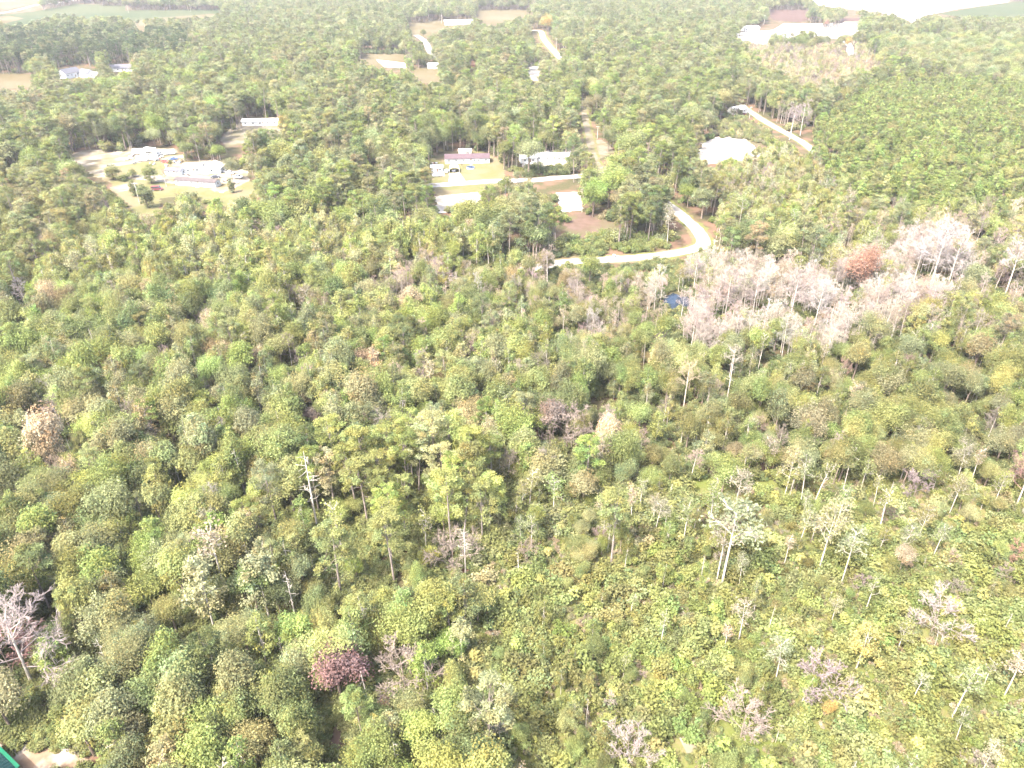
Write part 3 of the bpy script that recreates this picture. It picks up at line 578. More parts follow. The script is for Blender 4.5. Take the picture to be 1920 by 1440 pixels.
# ------------------------------------------------------------------ where crowns may stand: open ground and the named trees stay in sight
GW, GH, GS, OX, OY = 620, 420, 4, 280, 60                   # grid of photo cells, 4 px each, with a margin round the frame
def inpoly(u, v, poly):
    p = np.array(poly, float); c = np.zeros(np.shape(u), bool); j = len(p) - 1
    for i in range(len(p)):
        (xi, yi), (xj, yj) = p[i], p[j]
        if yi != yj: c ^= ((yi > v) != (yj > v)) & (u < (xj - xi) * (v - yi) / (yj - yi) + xi)
        j = i
    return c
cu, cv = np.meshgrid(np.arange(GW) * GS - OX + GS / 2, np.arange(GH) * GS - OY + GS / 2)
clear = np.zeros((GH, GW)); low = np.zeros((GH, GW), bool)   # clear: anything nearer than this may not cover the cell
for p in OPEN: clear[inpoly(cu, cv, p)] = 1e9
for p in LOWONLY: low |= inpoly(cu, cv, p)
for x, y, h, R, kd, va, sxy, sz, tn, lab in FT:
    f0 = .25 if kd in ('oak', 'bare_bush', 'shrub', 'bare') else .12
    for f in np.linspace(f0, 1, 14):
        u, v, d = proj(x, y, h * f); w = {'snag': .4, 'sparse': .6}.get(kd, .75) * R * FPX / d * (1 if f > .45 else .36 if kd == 'pine' else .3 if kd == 'sparse' else .15)
        m = (abs(cu - u) < max(w, 2)) & (abs(cv - v) < max(3, .06 * h * FPX / d)); clear[m] = np.maximum(clear[m], y - 1.0)
def cell(u, v): return np.clip(((v + OY) / GS).astype(int), 0, GH - 1), np.clip(((u + OX) / GS).astype(int), 0, GW - 1)

# ------------------------------------------------------------------ the wood: what grows where
T5 = lambda s: [t.strip() for t in s.split(',')]
REG = [ # name, outline (photo pixels of the crowns; None = everywhere), density per 100 m2, {kind: (share, size lo, hi)}, colours
 ('the mixed far wood', None, 3.7, {'shrub': (.42, 1.5, 3.0), 'pine': (.45, .85, 1.15), 'oak': (.42, .95, 1.85), 'gum': (.10, .7, .95), 'bare': (.03, .7, 1)}, T5('green, green, deep green, fresh green, grey-green, grey-green, olive, deep green, brownish green')),
 ('the farthest wood', [(-400, -80), (2300, -80), (2300, 95), (-400, 95)], 1.9, {'pine': (.45, .85, 1.1), 'oak': (.55, 1.1, 1.8)}, T5('deep green, green, grey-green, deep green, grey-green, olive')),
 ('the dark pine stand', [(-400, 62), (355, 70), (355, 108), (250, 128), (-400, 142)], 4.4, {'shrub': (.35, 1.5, 2.8), 'pine': (.92, .85, 1.05), 'oak': (.08, .8, 1.1)}, T5('dark green, dark green, deep green, dark green, grey-green')),
 ('the young plantation', [(1500, 262), (1620, 170), (1720, 150), (2300, 120), (2300, 470), (1800, 430), (1620, 420), (1530, 330)], 6.0, {'pine': (.34, .5, .7), 'young_pine': (.36, 1.1, 1.55), 'oak': (.24, .6, 1.0), 'gum': (.06, .5, .7)}, T5('fresh green, green, fresh green, olive, fresh green, green')),
 ('the tan wood behind the road', [(1385, 88), (1640, 92), (1660, 150), (1560, 190), (1500, 185), (1420, 140)], 5.5, {'gum': (.5, .6, .85), 'bare': (.25, .7, .95), 'oak': (.25, .6, 1.0)}, T5('tan, tan, pale yellow-green, brownish green, olive, pinkish grey')),
 ('the oak belt', [(1640, 72), (2300, 70), (2300, 125), (1900, 165), (1740, 140), (1650, 110)], 2.6, {'oak': (.95, 1.0, 1.5), 'pine': (.05, .7, .9)}, T5('grey-green, grey-green, deep green, olive, green')),
 ('the yellowish wood right of the road bend', [(1335, 300), (1500, 270), (1540, 330), (1640, 420), (1560, 480), (1340, 440)], 7.0, {'oak': (.32, .55, .95), 'gum': (.28, .55, .85), 'young_pine': (.22, .9, 1.3), 'bare': (.08, .6, .9), 'sparse': (.1, .7, 1)}, T5('yellow-green, olive, pale yellow-green, yellow-green, brownish green, fresh green')),
 ('the olive wood at left', [(-400, 320), (110, 330), (200, 400), (220, 470), (80, 540), (-400, 560)], 4.8, {'shrub': (.3, 1.4, 2.5), 'pine': (.45, .7, .95), 'oak': (.5, .7, 1.1), 'bare': (.05, .7, .9)}, T5('olive, olive, green, brownish green, olive, grey-green')),
 ('the yellow-green belt', [(150, 440), (330, 405), (620, 440), (900, 430), (960, 480), (1020, 540), (880, 560), (620, 555), (460, 630), (180, 630), (40, 560)], 6.5, {'gum': (.5, .75, 1.05), 'oak': (.33, .6, 1.0), 'sparse': (.08, .8, 1.05), 'bare': (.05, .7, 1), 'pine': (.04, .7, .9)}, T5('yellow-green, pale yellow-green, yellow-green, pale yellow-green, yellow-green, olive, green, lime green, pale yellow-green')),
 ('the middle wood', [(-400, 560), (1250, 520), (1250, 640), (1200, 980), (880, 980), (600, 900), (-400, 900)], 9.0, {'oak': (.56, .6, 1.2), 'gum': (.30, .5, .95), 'pine': (.05, .6, .85), 'bare': (.09, .55, .9), 'sparse': (.03, .7, 1), 'snag': (.035, .5, .85)}, T5('green, grey-green, deep green, olive, grey-green, fresh green, green, yellow-green, brownish green, olive, tan')),
 ('the brown twiggy belt', [(640, 500), (1000, 490), (1240, 510), (1250, 650), (1090, 660), (960, 580), (680, 570)], 7, {'bare': (.40, .55, .85), 'oak': (.42, .55, .85), 'gum': (.18, .55, .8)}, T5('olive, green, brownish green, grey-green, yellow-green')),
 ('the wood right of the bare belt', [(1540, 400), (2300, 420), (2300, 660), (1600, 660), (1500, 560)], 6.5, {'bare': (.24, .7, 1.0), 'oak': (.40, .6, 1.0), 'pine': (.14, .6, .8), 'sparse': (.12, .7, 1.1), 'young_pine': (.1, 1, 1.4)}, T5('olive, yellow-green, grey-green, green, brownish green')),
 ('the pale bare belt', [(1225, 505), (1320, 478), (1400, 490), (1560, 515), (1640, 500), (1690, 425), (1800, 425), (1835, 520), (1720, 570), (1640, 625), (1480, 650), (1300, 630), (1228, 570)], 11.0, {'bare': (.90, .65, 1.0), 'sparse': (.07, .7, 1), 'oak': (.03, .4, .6)}, T5('olive, tan')),
 ('the olive wood behind the scrub', [(1150, 640), (2300, 640), (2300, 850), (1800, 860), (1500, 880), (1240, 920), (1080, 920), (1150, 800)], 7.5, {'oak': (.56, .5, 1.0), 'gum': (.28, .4, .75), 'sparse': (.06, .6, .85), 'bare': (.05, .5, .75), 'shrub': (.05, 1, 1.7)}, T5('olive, grey-green, green, yellow-green, olive, brownish green, yellow-green, pale yellow-green')),
 ('the lower left wood', [(-400, 880), (600, 870), (880, 900), (890, 1080), (860, 1240), (930, 1440), (900, 1900), (-400, 1900)], 10.0, {'oak': (.60, .55, 1.1), 'gum': (.24, .5, .85), 'pine': (.04, .55, .75), 'sparse': (.03, .6, .9), 'bare': (.025, .4, .7), 'snag': (.035, .4, .75), 'shrub': (.07, 1.2, 1.9)}, T5('green, olive, yellow-green, grey-green, olive, deep green, fresh green, yellow-green, brownish green')),
 ('the pine clump', [(600, 870), (700, 845), (830, 850), (1000, 885), (1030, 965), (920, 1005), (840, 1040), (760, 1080), (640, 1090), (590, 960)], 4.2, {'pine': (.66, .75, 1.0), 'oak': (.24, .5, .7), 'sparse': (.1, .8, 1.05)}, T5('yellow-green, lime green, yellow-green, pale yellow-green')),
 ('the edge of the scrub', [(930, 965), (1010, 900), (1240, 890), (1500, 870), (2300, 850), (2300, 960), (1640, 970), (1240, 1000), (1010, 1060), (930, 1060)], 11, {'shrub': (.66, 1.0, 1.9), 'oak': (.15, .35, .6), 'sparse': (.12, .6, 1.0), 'gum': (.03, .4, .6), 'snag': (.02, .4, .7), 'bare_bush': (.02, .6, 1.1)}, T5('yellow-green, olive, yellow-green, green, pale yellow-green, lime green')),
 ('the low scrub', [(905, 1065), (1010, 1055), (1240, 995), (1640, 965), (2300, 955), (2300, 1900), (930, 1900), (960, 1440), (875, 1240)], 17.0, {'shrub': (.87, .8, 2.1), 'sparse': (.022, .35, .8), 'snag': (.006, .2, .45), 'oak': (.05, .25, .5), 'bare_bush': (.012, .4, .9), 'gum': (.04, .25, .5)}, T5('olive, yellow-green, yellow-green, olive, green, yellow-green, fresh green')),
]
xs, ys, dn = [], [], []
for y0, y1, d in ((40, 330, 2.1), (330, 620, 4.0), (620, 1000, 5.6), (1000, 2300, 8.0)):
    for yy in np.arange(y0, y1, d):
        hw = (yy * cP + 60) * .69 * 1.28 + 12; n = int(2 * hw / d); xx = (np.arange(n) - n / 2) * d + (d / 2 if int(yy / d) % 2 else 0)
        xs.append(xx + rng.uniform(-.48, .48, n) * d); ys.append(yy + rng.uniform(-.48, .48, n) * d); dn.append(np.full(n, d * d))
xs, ys, dn = map(np.concatenate, (xs, ys, dn)); NT = len(xs)
u0, v0, d0 = proj(xs, ys, np.full(NT, 6.0))
wob = 14 * np.sin(u0 * .031 + 1.3) + 10 * np.sin(u0 * .083 + v0 * .05)
reg = np.zeros(NT, int)
for i, R_ in enumerate(REG):
    if R_[1] is not None: reg[inpoly(u0 + wob * .6, v0 + wob * np.clip(v0 / 700, .1, 1), R_[1])] = i
kid = np.full(NT, -1); scl = np.ones(NT); tin = np.zeros((NT, 3)); tname = np.zeros(NT, int); TN = list(TINT)
clump = .5 + .5 * np.sin(xs * .11 + 2 * np.sin(ys * .07)) * np.sin(ys * .09 + 1.7 * np.sin(xs * .05))
for i, (nm, poly, den, kinds, cols) in enumerate(REG):
    I = np.nonzero(reg == i)[0]; I = I[rng.uniform(size=len(I)) < 1.0 * den * dn[I] / 100.0]
    ks = list(kinds); p = np.array([kinds[k][0] for k in ks]); pick = rng.choice(len(ks), len(I), p=p / p.sum())
    for j, k in enumerate(ks):
        J = I[pick == j]; kid[J] = KIND.index(k); scl[J] = rng.uniform(kinds[k][1], kinds[k][2], len(J))
        c = [TN.index(t) for t in cols]
        if k in ('bare',): c = [TN.index(t) for t in (['pinkish grey', 'pinkish grey', 'pale grey', 'brown-grey'] if nm == 'the pale bare belt' else ['pinkish grey', 'brown-grey', 'brown-grey', 'purple-grey', 'tan'])]
        if k == 'bare_bush': c = [TN.index(t) for t in ('brown-grey', 'purple-grey', 'pinkish grey')]
        if k == 'snag': c = [TN.index('white-grey')]
        if k == 'sparse': c = [TN.index(t) for t in ('pale yellow-green', 'yellow-green', 'tan')]
        ci = (np.clip(clump[J] * .55 + rng.uniform(0, 1, len(J)) * .62 - .08, 0, .999) * len(c)).astype(int); tname[J] = np.array(c)[ci]
        tin[J] = np.array([TINT[t] for t in TN])[tname[J]] * [1.13, 1.13, 1.03] * (.86 if 'scrub' in nm else 1.0) * (1 + rng.normal(0, .13, (len(J), 1))) * (1 + rng.normal(0, .04, (len(J), 3)))
K_ = np.nonzero(kid >= 0)[0]; xs, ys, kid, scl, tin, tname, reg = (a[K_] for a in (xs, ys, kid, scl, tin, tname, reg)); NT = len(xs)
var = np.array([rng.integers(0, len(PROTO[KIND[k]])) for k in kid])
hh = np.array([PROTO[KIND[k]][v][2] for k, v in zip(kid, var)]) * scl * 1.0; Rr = np.array([PROTO[KIND[k]][v][3] for k, v in zip(kid, var)]) * scl
zs = scl * np.where(np.isin(kid, [KIND.index('oak')]) & (reg > 6), rng.uniform(.9, 1.45, NT), rng.uniform(.88, 1.15, NT)); hh = hh * zs / scl
ok = np.ones(NT, bool); isbush = np.isin(kid, [KIND.index('shrub'), KIND.index('bare_bush')])
for f, sx in [(0, 0), (.2, 0)] + [(f_, s_) for f_ in (.35, .5, .65, .8, .92, 1) for s_ in ((-.85, -.45, 0, .45, .85) if f_ < .9 else (-.4, 0, .4))]:
    u, v, d = proj(xs + sx * Rr, ys, hh * f); r_, c_ = cell(u, v); inside = (u > -OX) & (u < GW * GS - OX) & (v > -OY) & (v < GH * GS - OY)
    ok &= ~(inside & (clear[r_, c_] > ys)); ok &= ~(inside & low[r_, c_] & ~isbush)
for P, hw in ROADS:
    near = np.nonzero((xs > P[:, 0].min() - 12) & (xs < P[:, 0].max() + 12) & (ys > P[:, 1].min() - 12) & (ys < P[:, 1].max() + 12))[0]
    for k0 in range(0, len(near), 4000):
        nn = near[k0:k0 + 4000]; ok[nn] &= (np.hypot(xs[nn, None] - P[None, :, 0], ys[nn, None] - P[None, :, 1]).min(1) > hw + 1.0)
ok &= ~inpoly(xs, ys, POND)
for x, y, h, R, kd, *_ in FT: ok &= np.hypot(xs - x, ys - y) > (1.2 if kd in ('snag', 'sparse') else .55 * R)
# scrub filler on the low-only patch and undergrowth below the crowns
def filler(n, poly, lo, hi, cols):
    p = np.array([G(*q) for q in poly]); a, b = p.min(0), p.max(0); q = rng.uniform(a, b, (n * 4, 2)); uu, vv, _ = proj(q[:, 0], q[:, 1], 0.0); q = q[inpoly(uu, vv, poly)][:n]; m = len(q)
    c = np.array([TN.index(t) for t in cols])[rng.integers(0, len(cols), m)]
    return q[:, 0], q[:, 1], np.full(m, KIND.index('shrub')), rng.uniform(lo, hi, m), np.array([TINT[t] for t in TN])[c], c
FX = [filler(260, LOWONLY[0], .8, 1.5, ['olive', 'yellow-green', 'brownish green']), filler(120, [(1050, 448), (1160, 440), (1270, 445), (1270, 470), (1060, 482)], .9, 1.9, ['green', 'yellow-green', 'fresh green']),
      filler(60, [(985, 318), (1075, 312), (1075, 330), (985, 333)], 1.0, 1.8, ['deep green', 'green']), filler(12000, [(-150, 470), (2080, 470), (2080, 900), (-150, 900)], .7, 1.4, ['green', 'olive', 'deep green']),
      filler(5000, [(-150, 900), (900, 900), (900, 1600), (-150, 1600)], .6, 1.3, ['green', 'olive', 'yellow-green']), filler(9000, [(905, 1040), (1010, 1000), (1240, 940), (1640, 900), (2150, 890), (2150, 1700), (930, 1700), (960, 1440), (875, 1240)], .28, .62, ['yellow-green', 'olive', 'yellow-green', 'green', 'tan', 'brownish green']),
      filler(1400, [(880, 880), (1250, 870), (1300, 960), (1010, 1010), (880, 1060)], 1.0, 2.0, ['green', 'olive', 'yellow-green', 'grey-green']),
      filler(90, [(670, 96), (760, 94), (760, 103), (670, 104)], 1.5, 2.6, ['green', 'deep green'])]
fx, fy, fk, fs, ft_, fn_ = (np.concatenate([f[i] for f in FX]) for i in range(6))
uu, vv, _ = proj(fx, fy, 1.0); r_, c_ = cell(uu, vv); g_ = ~((clear[r_, c_] > 1e8) & ~low[r_, c_]) & ~inpoly(fx, fy, POND)
fx, fy, fk, fs, ft_, fn_ = (a[g_] for a in (fx, fy, fk, fs, ft_, fn_))
for P, hw in ROADS:
    k_ = np.ones(len(fx), bool)
    for k0 in range(0, len(fx), 2000): k_[k0:k0 + 2000] = np.hypot(fx[k0:k0 + 2000, None] - P[None, :, 0], fy[k0:k0 + 2000, None] - P[None, :, 1]).min(1) > hw + .6
    fx, fy, fk, fs, ft_, fn_ = (a[k_] for a in (fx, fy, fk, fs, ft_, fn_))

# ------------------------------------------------------------------ houses, sheds, vehicles, poles
FOOT = []
def house(px, py, L, D, hw, hr, rz, wall, roof, label, cat='house', wins=4, name='house', flat=False, chimney=False, back=True):
    """gabled house: ridge along its length; front long side looks to -y before turning"""
    x, y = G(px, py); rz = radians(rz); o = empty(name, x, y, rz); tag(o, label, cat); FOOT.append((x, y, .5 * L + 1, .5 * D + 1, rz))
    MB().prism([(-D / 2, 0), (D / 2, 0), (D / 2, hw), (0, hw + hr * (1 - .06)), (-D / 2, hw)], -L / 2, L / 2, 'x').build('wall', wall, o)
    e = .35; s = hr / (D / 2); t = .14; zb = hw - e * s + .02
    R = MB().prism([(-D / 2 - e, zb), (0, hw + hr + .02), (D / 2 + e, zb), (D / 2 + e, zb + t), (0, hw + hr + t + .02), (-D / 2 - e, zb + t)], -L / 2 - .3, L / 2 + .3, 'x').build('roof', roof, o)
    if chimney: MB().box(L * .2, D * .12, hw + hr + .2, .6, .6, 1.4).build('chimney', 'pink_roof', R)
    dw = MB().box(0, -D / 2 - .03, 1.05 + .3, .95, .06, 2.1).build('door', 'door', o); dw.location.x = L * .08
    MB().box(.35, -D / 2 - .08, 1.3, .06, .05, .06).build('handle', 'chrome', dw)
    MB().box(L * .08, -D / 2 - .7, .15, 1.6, 1.2, .3).build('step', 'trim', o)
    for k in range(wins):
        wx = -L / 2 + L * (k + .5) / wins
        if abs(wx - L * .08) < .9: wx += 1.7
        w = MB().box(0, -D / 2 - .02, hw * .6, 1.2, .05, 1.15).build('window', 'glass', o); w.location.x = wx
        f = MB()
        for q in ((0, hw * .6 + .62, 1.4, .1), (0, hw * .6 - .62, 1.4, .1)): f.box(q[0], -D / 2 - .04, q[1], q[2], .09, q[3])
        for q in (-.65, .65, 0): f.box(q, -D / 2 - .04, hw * .6, .08, .09, 1.14)
        f.build('frame', 'trim', w)
    for sgn in (-1, 1):
        w = MB().box(sgn * (L / 2 + .02), 0, hw * .6, .05, 1.1, 1.1).build('window', 'glass', o)
        f = MB()
        for q in (-.6, .6): f.box(sgn * (L / 2 + .04), q, hw * .6, .09, .09, 1.28)
        for q in (-.6, .6): f.box(sgn * (L / 2 + .04), 0, hw * .6 + q, .09, 1.1, .09)
        f.build('frame', 'trim', w)
    return o
hA = house(876, 303, 24, 8.2, 2.7, 1.5, 5, 'white_siding', 'mauve_roof', 'long white mobile home with mauve-brown roof on the open lawn', 'mobile home', 6, 'mobile_home')
house(372, 347, 22, 5.0, 2.6, .9, -13, 'white_siding', 'pink_roof', 'long white mobile home with pinkish roof at the front of the cluttered homestead', 'mobile home', 6, 'mobile_home')
house(365, 322, 9, 7, 2.7, 1.7, 8, 'white_siding', 'white_metal', 'small white house behind the long mobile home, left of the gabled one', wins=2)
house(402, 322, 8, 9, 2.8, 2.0, 92, 'white_siding', 'white_metal', 'small white gabled house behind the long mobile home, beside the oak', wins=2)
house(330, 326, 9, 5, 2.3, .9, -10, 'white_siding', 'grey_roof', 'white shed with bluish roof left of the small white houses', 'shed', 2, 'shed')
house(819, 321, 6, 5, 2.4, .9, 5, 'white_metal', 'white_metal', 'square white metal shed left of the arched carport', 'shed', 1, 'shed')
house(872, 289, 7.0, 4, 2.2, .7, 5, 'white_siding', 'white_metal', 'white shed behind the mauve-roofed mobile home', 'shed', 1, 'shed')
house(490, 234, 23, 6, 2.8, 1.0, 6, 'white_siding', 'white_metal', 'long low house with white roof among the trees right of the homestead', wins=5)
house(132, 145, 17, 10, 4.2, 3.2, 70, 'white_siding', 'grey_roof', 'large white gabled house with blue-grey roof, leftmost of the far farmhouses', wins=4, chimney=True)
house(165, 144, 15, 9, 3.2, 3.0, -35, 'white_siding', 'grey_roof', 'white gabled house with blue-grey roof in the middle of the far farmhouses', wins=3)
house(186, 146, 8, 7, 3.0, 1.6, 20, 'white_siding', 'white_metal', 'small white outbuilding between the far farmhouses', 'shed', 1, 'shed')
house(229, 133, 20, 10, 3.0, 2.6, 15, 'white_siding', 'grey_roof', 'white house with long blue-grey roof, rightmost of the far farmhouses', wins=4)
house(863, 46, 44, 14, 4.5, 1.6, 3, 'white_metal', 'white_metal', 'long white barn on the far yellow field', 'barn', 6, 'barn')
house(1253, 108, 18, 11, 3.4, 3.0, 30, 'cream_siding', 'tan_roof', 'cream house with tan roof almost hidden by trees, behind the middle wood', wins=3)
house(1382, 212, 12, 7, 3.0, 1.6, 30, 'white_siding', 'white_metal', 'small white house at the upper end of the straight road', wins=2)
house(1035, 300, 18, 7, 2.8, 1.2, -5, 'white_siding', 'white_metal', 'white mobile home half hidden behind pines on the bright lot', 'mobile home', 4, 'mobile_home')
house(990, 303, 9, 7, 2.8, 1.2, 8, 'white_siding', 'white_metal', 'white cabin left of the half-hidden mobile home on the bright lot', wins=2)
house(812, 128, 10, 7, 3, 1.6, 10, 'white_siding', 'white_metal', 'little white house beside the far dry field', wins=2)
house(1405, 58, 22, 12, 4, 2.0, 10, 'white_siding', 'white_metal', 'white building on the far bright lots, leftmost there', wins=3)
house(1495, 55, 30, 14, 4, 2.0, 4, 'white_metal', 'white_metal', 'wide white building on the far bright lots', 'building', 4, 'building')
house(1600, 50, 26, 14, 4, 2.4, 0, 'white_siding', 'tan_roof', 'tan-roofed building at the far end of the bright lots', 'building', 3, 'building')
house(1765, 46, 14, 10, 3.5, 2, 5, 'white_siding', 'white_metal', 'lone white house at the edge of the far green field', wins=2)
for k, (a, b, rf, w_) in enumerate([(1596, 5, 'grey_roof', 'leftmost'), (1640, 8, 'grey_roof', 'second from left'), (1668, 3, 'tan_roof', 'third from left'), (1730, 6, 'grey_roof', 'fourth from left'), (1752, 12, 'grey_roof', 'nearest'), (1782, 3, 'tan_roof', 'second from right'), (1852, 3, 'grey_roof', 'rightmost')]):
    house(a, b, 16, 10, 3.2, 2.6, k * 7 - 15, 'cream_siding', rf, f'far tiny house on the bright treeless field, {w_} of them', wins=3)
house(90, 4, 26, 12, 5, 2.5, 8, 'white_metal', 'white_metal', 'white barn between dark trees beyond the far green field', 'barn', 3, 'barn')

def shed_teal():
    x, y = G(-22, 1462); o = empty('shed', x, y, radians(-33)); tag(o, 'shed with dark teal metal roof and bright green edge in the bottom left corner', 'shed'); FOOT.append((x, y, 4, 4, 0))
    MB().box(0, 0, 1.2, 6.6, 4.6, 2.4).build('wall', 'cream_siding', o)
    R = MB().prism([(-2.8, 2.35), (0, 3.3), (2.8, 2.35), (2.8, 2.45), (0, 3.42), (-2.8, 2.45)], -3.8, 3.8, 'x').build('roof', 'teal_roof', o)
    for sgn in (-1, 1):
        MB().prism([(sgn * 2.82, 2.22), (sgn * 3.3, 2.2), (sgn * 3.3, 2.36), (sgn * 2.82, 2.52)], -3.85, 3.85, 'x').build('edge_trim', 'green_trim', R)
        MB().prism([(-3.1, 2.28), (0, 3.36), (3.1, 2.28), (3.1, 2.50), (0, 3.56), (-3.1, 2.50)], sgn * 3.86, sgn * 4.02, 'x').build('gable_trim', 'green_trim', R)
    for k in range(-5, 6): MB().prism([(-2.8, 2.47), (0, 3.44), (2.8, 2.47), (2.8, 2.51), (0, 3.48), (-2.8, 2.51)], k * .66 - .03, k * .66 + .03, 'x').build('roof_seam', 'teal_roof', R)
    MB().box(.6, -2.34, 1.0, 1.0, .06, 2.0).build('door', 'door', o)
shed_teal()

def carport():
    x, y = G(852, 321); o = empty('carport', x, y, radians(5)); tag(o, 'arched white metal carport with an open dark front before the mobile home', 'carport'); FOOT.append((x, y, 3.6, 3.6, 0))
    n = 14; w, h = 2.6, 2.9; pts = [(-w, 0), (-w, 1.5)] + [(-w * cos(t), 1.5 + (h - 1.5) * sin(t)) for t in np.linspace(0, pi, n)] + [(w, 0)]
    m = MB()
    for yy in (-3.0, 3.0):
        for p, z in pts: m.v.append((p, yy, z))
    k = len(pts)
    for i in range(k - 1): m.f.append([i, i + 1, k + i + 1, k + i])
    r = m.build('roof', 'white_metal', o); sm = r.modifiers.new('thick', 'SOLIDIFY'); sm.thickness = .08
    for yy in (-2.95, 0, 2.95):
        MB().tube([(p * .97, yy, z * .975) for p, z in pts], [.05] * k, 5).build('hoop', 'chrome', o)
carport()
def pool():
    x, y = G(882, 316); o = empty('swimming_pool', x, y); tag(o, 'round above-ground pool with dark blue top on the lawn before the mobile home', 'pool'); FOOT.append((x, y, 2.4, 2.4, 0))
    n = 28; ring = [(cos(2 * pi * k / n), sin(2 * pi * k / n)) for k in range(n)]
    m = MB(); R = 2.0
    for z, q in ((0, R), (.8, R), (.8, R - .06), (0, R - .06)): m.v += [(c * q, s * q, z) for c, s in ring]
    for l in range(3):
        for k in range(n): k2 = (k + 1) % n; m.f.append([l * n + k, l * n + k2, (l + 1) * n + k2, (l + 1) * n + k])
    m.build('wall', 'white_metal', o)
    m = MB(); m.v += [(c * (R - .05), s * (R - .05), .79) for c, s in ring]; m.f.append(list(range(n))); m.build('cover', 'pool_cover', o)
    MB().tube([(c * (R + .03), s * (R + .03), .82) for c, s in ring + ring[:1]], [.09] * (n + 1), 5, False).build('rim', 'blue_paint', o)
    for k in range(0, n, 4): MB().box(ring[k][0] * (R + .1), ring[k][1] * (R + .1), .39, .12, .12, .78).build('post', 'trim', o)
pool()

def vehicle(px, py, rz, paint, label, kind='car', z=.05, cat=None):
    x, y = G(px, py); o = empty('pickup_truck' if kind == 'pickup' else 'van' if kind == 'van' else 'car', x, y, radians(rz), z); tag(o, label, cat or ('pickup truck' if kind == 'pickup' else kind))
    L, Wd = (5.4, 1.9) if kind == 'pickup' else (5.2, 2.0) if kind == 'van' else (4.5, 1.8)
    low = [(-L / 2, .45), (-L / 2 + .1, .32), (L / 2 - .15, .32), (L / 2, .5), (L / 2 - .03, .82), (L / 2 - .5, .95), (L * .22, 1.02), (-L / 2 + .05, 1.02), (-L / 2, .9)]
    MB().prism(low, -Wd / 2, Wd / 2).build('body', paint, o)
    if kind == 'pickup': cab = [(-L * .05, 1.0), (-.02 * L, 1.72), (.13 * L, 1.74), (.26 * L, 1.0)]
    elif kind == 'van': cab = [(-L * .49, 1.0), (-.47 * L, 2.05), (.22 * L, 2.1), (.36 * L, 1.0)]
    else: cab = [(-L * .36, 1.0), (-.24 * L, 1.45), (.08 * L, 1.48), (.26 * L, 1.0)]
    MB().prism(cab, -Wd / 2 + .1, Wd / 2 - .1).build('cabin', paint, o)
    c = np.array(cab); mid = c.mean(0); q = [tuple(mid + (p - mid) * np.array([.86, .72]) + np.array([0, .04])) for p in c]
    for s in (-1, 1): MB().prism(q, s * (Wd / 2 - .1), s * (Wd / 2 - .085)).build('side_window', 'glass', o)
    ws = MB(); a, b = c[2], c[3]; nrm = np.array([-(b - a)[1], (b - a)[0]]); nrm = -nrm / np.linalg.norm(nrm) * .015
    nrm = nrm if nrm[0] > 0 else -nrm; a2, b2 = a + (b - a) * .12 + nrm, a + (b - a) * .92 + nrm
    ws.v = [(a2[0], -Wd / 2 + .22, a2[1]), (a2[0], Wd / 2 - .22, a2[1]), (b2[0], Wd / 2 - .16, b2[1]), (b2[0], -Wd / 2 + .16, b2[1])]; ws.f = [[0, 3, 2, 1]]; ws.build('windscreen', 'glass', o)
    if kind == 'pickup': MB().box(-L * .28, 0, 1.03, L * .36, Wd - .3, .04).build('truck_bed', 'dark_paint', o)
    for sx in (-.31, .32):
        for sy in (-1, 1):
            w = MB().tube([(sx * L, sy * (Wd / 2 - .2), .34), (sx * L, sy * (Wd / 2 + .02), .34)], [.34, .34], 14).build('wheel', 'rubber', o)
            MB().tube([(sx * L, sy * (Wd / 2 - .1), .34), (sx * L, sy * (Wd / 2 + .03), .34)], [.19, .19], 10).build('rim', 'chrome', w)
    for s in (-1, 1): MB().box(L / 2 - .05, s * Wd * .34, .72, .1, .3, .14).build('headlight', 'trim', o)
    return o
vehicle(1150, 487, 4, 'white_metal', 'white pickup truck driving on the road bend', 'pickup', .14)
vehicle(852, 322, 84, 'dark_paint', 'dark car parked under the arched carport', z=.1)
vehicle(838, 323, 80, 'silver_paint', 'silver car parked left of the arched carport', z=.1)
vehicle(820, 331, 10, 'white_metal', 'white car parked in front of the square metal shed', z=.1)
vehicle(295, 357, 8, 'maroon_paint', 'old maroon van under the round dark tree on the homestead lawn', 'van', .1)
vehicle(404, 334, 20, 'dark_paint', 'dark car in front of the small gabled house', z=.1)
vehicle(432, 326, -8, 'silver_paint', 'silver car beside the oak at the right of the homestead', z=.1)
vehicle(447, 334, -12, 'white_metal', 'white car, rightmost vehicle of the homestead', z=.1)
vehicle(275, 296, 15, 'white_metal', 'white van in the cluttered yard, left of the camper trailers', 'van', .06)
vehicle(325, 300, 30, 'blue_paint', 'blue car in the cluttered yard behind the sheds', z=.06)
vehicle(310, 305, -20, 'red_paint', 'red car in the cluttered yard among white trailers', z=.06)
vehicle(1522, 52, 5, 'dark_paint', 'dark car on the far bright lots', z=.2)
vehicle(1394, 216, 35, 'maroon_paint', 'dark red car beside the house at the straight road', z=.1)

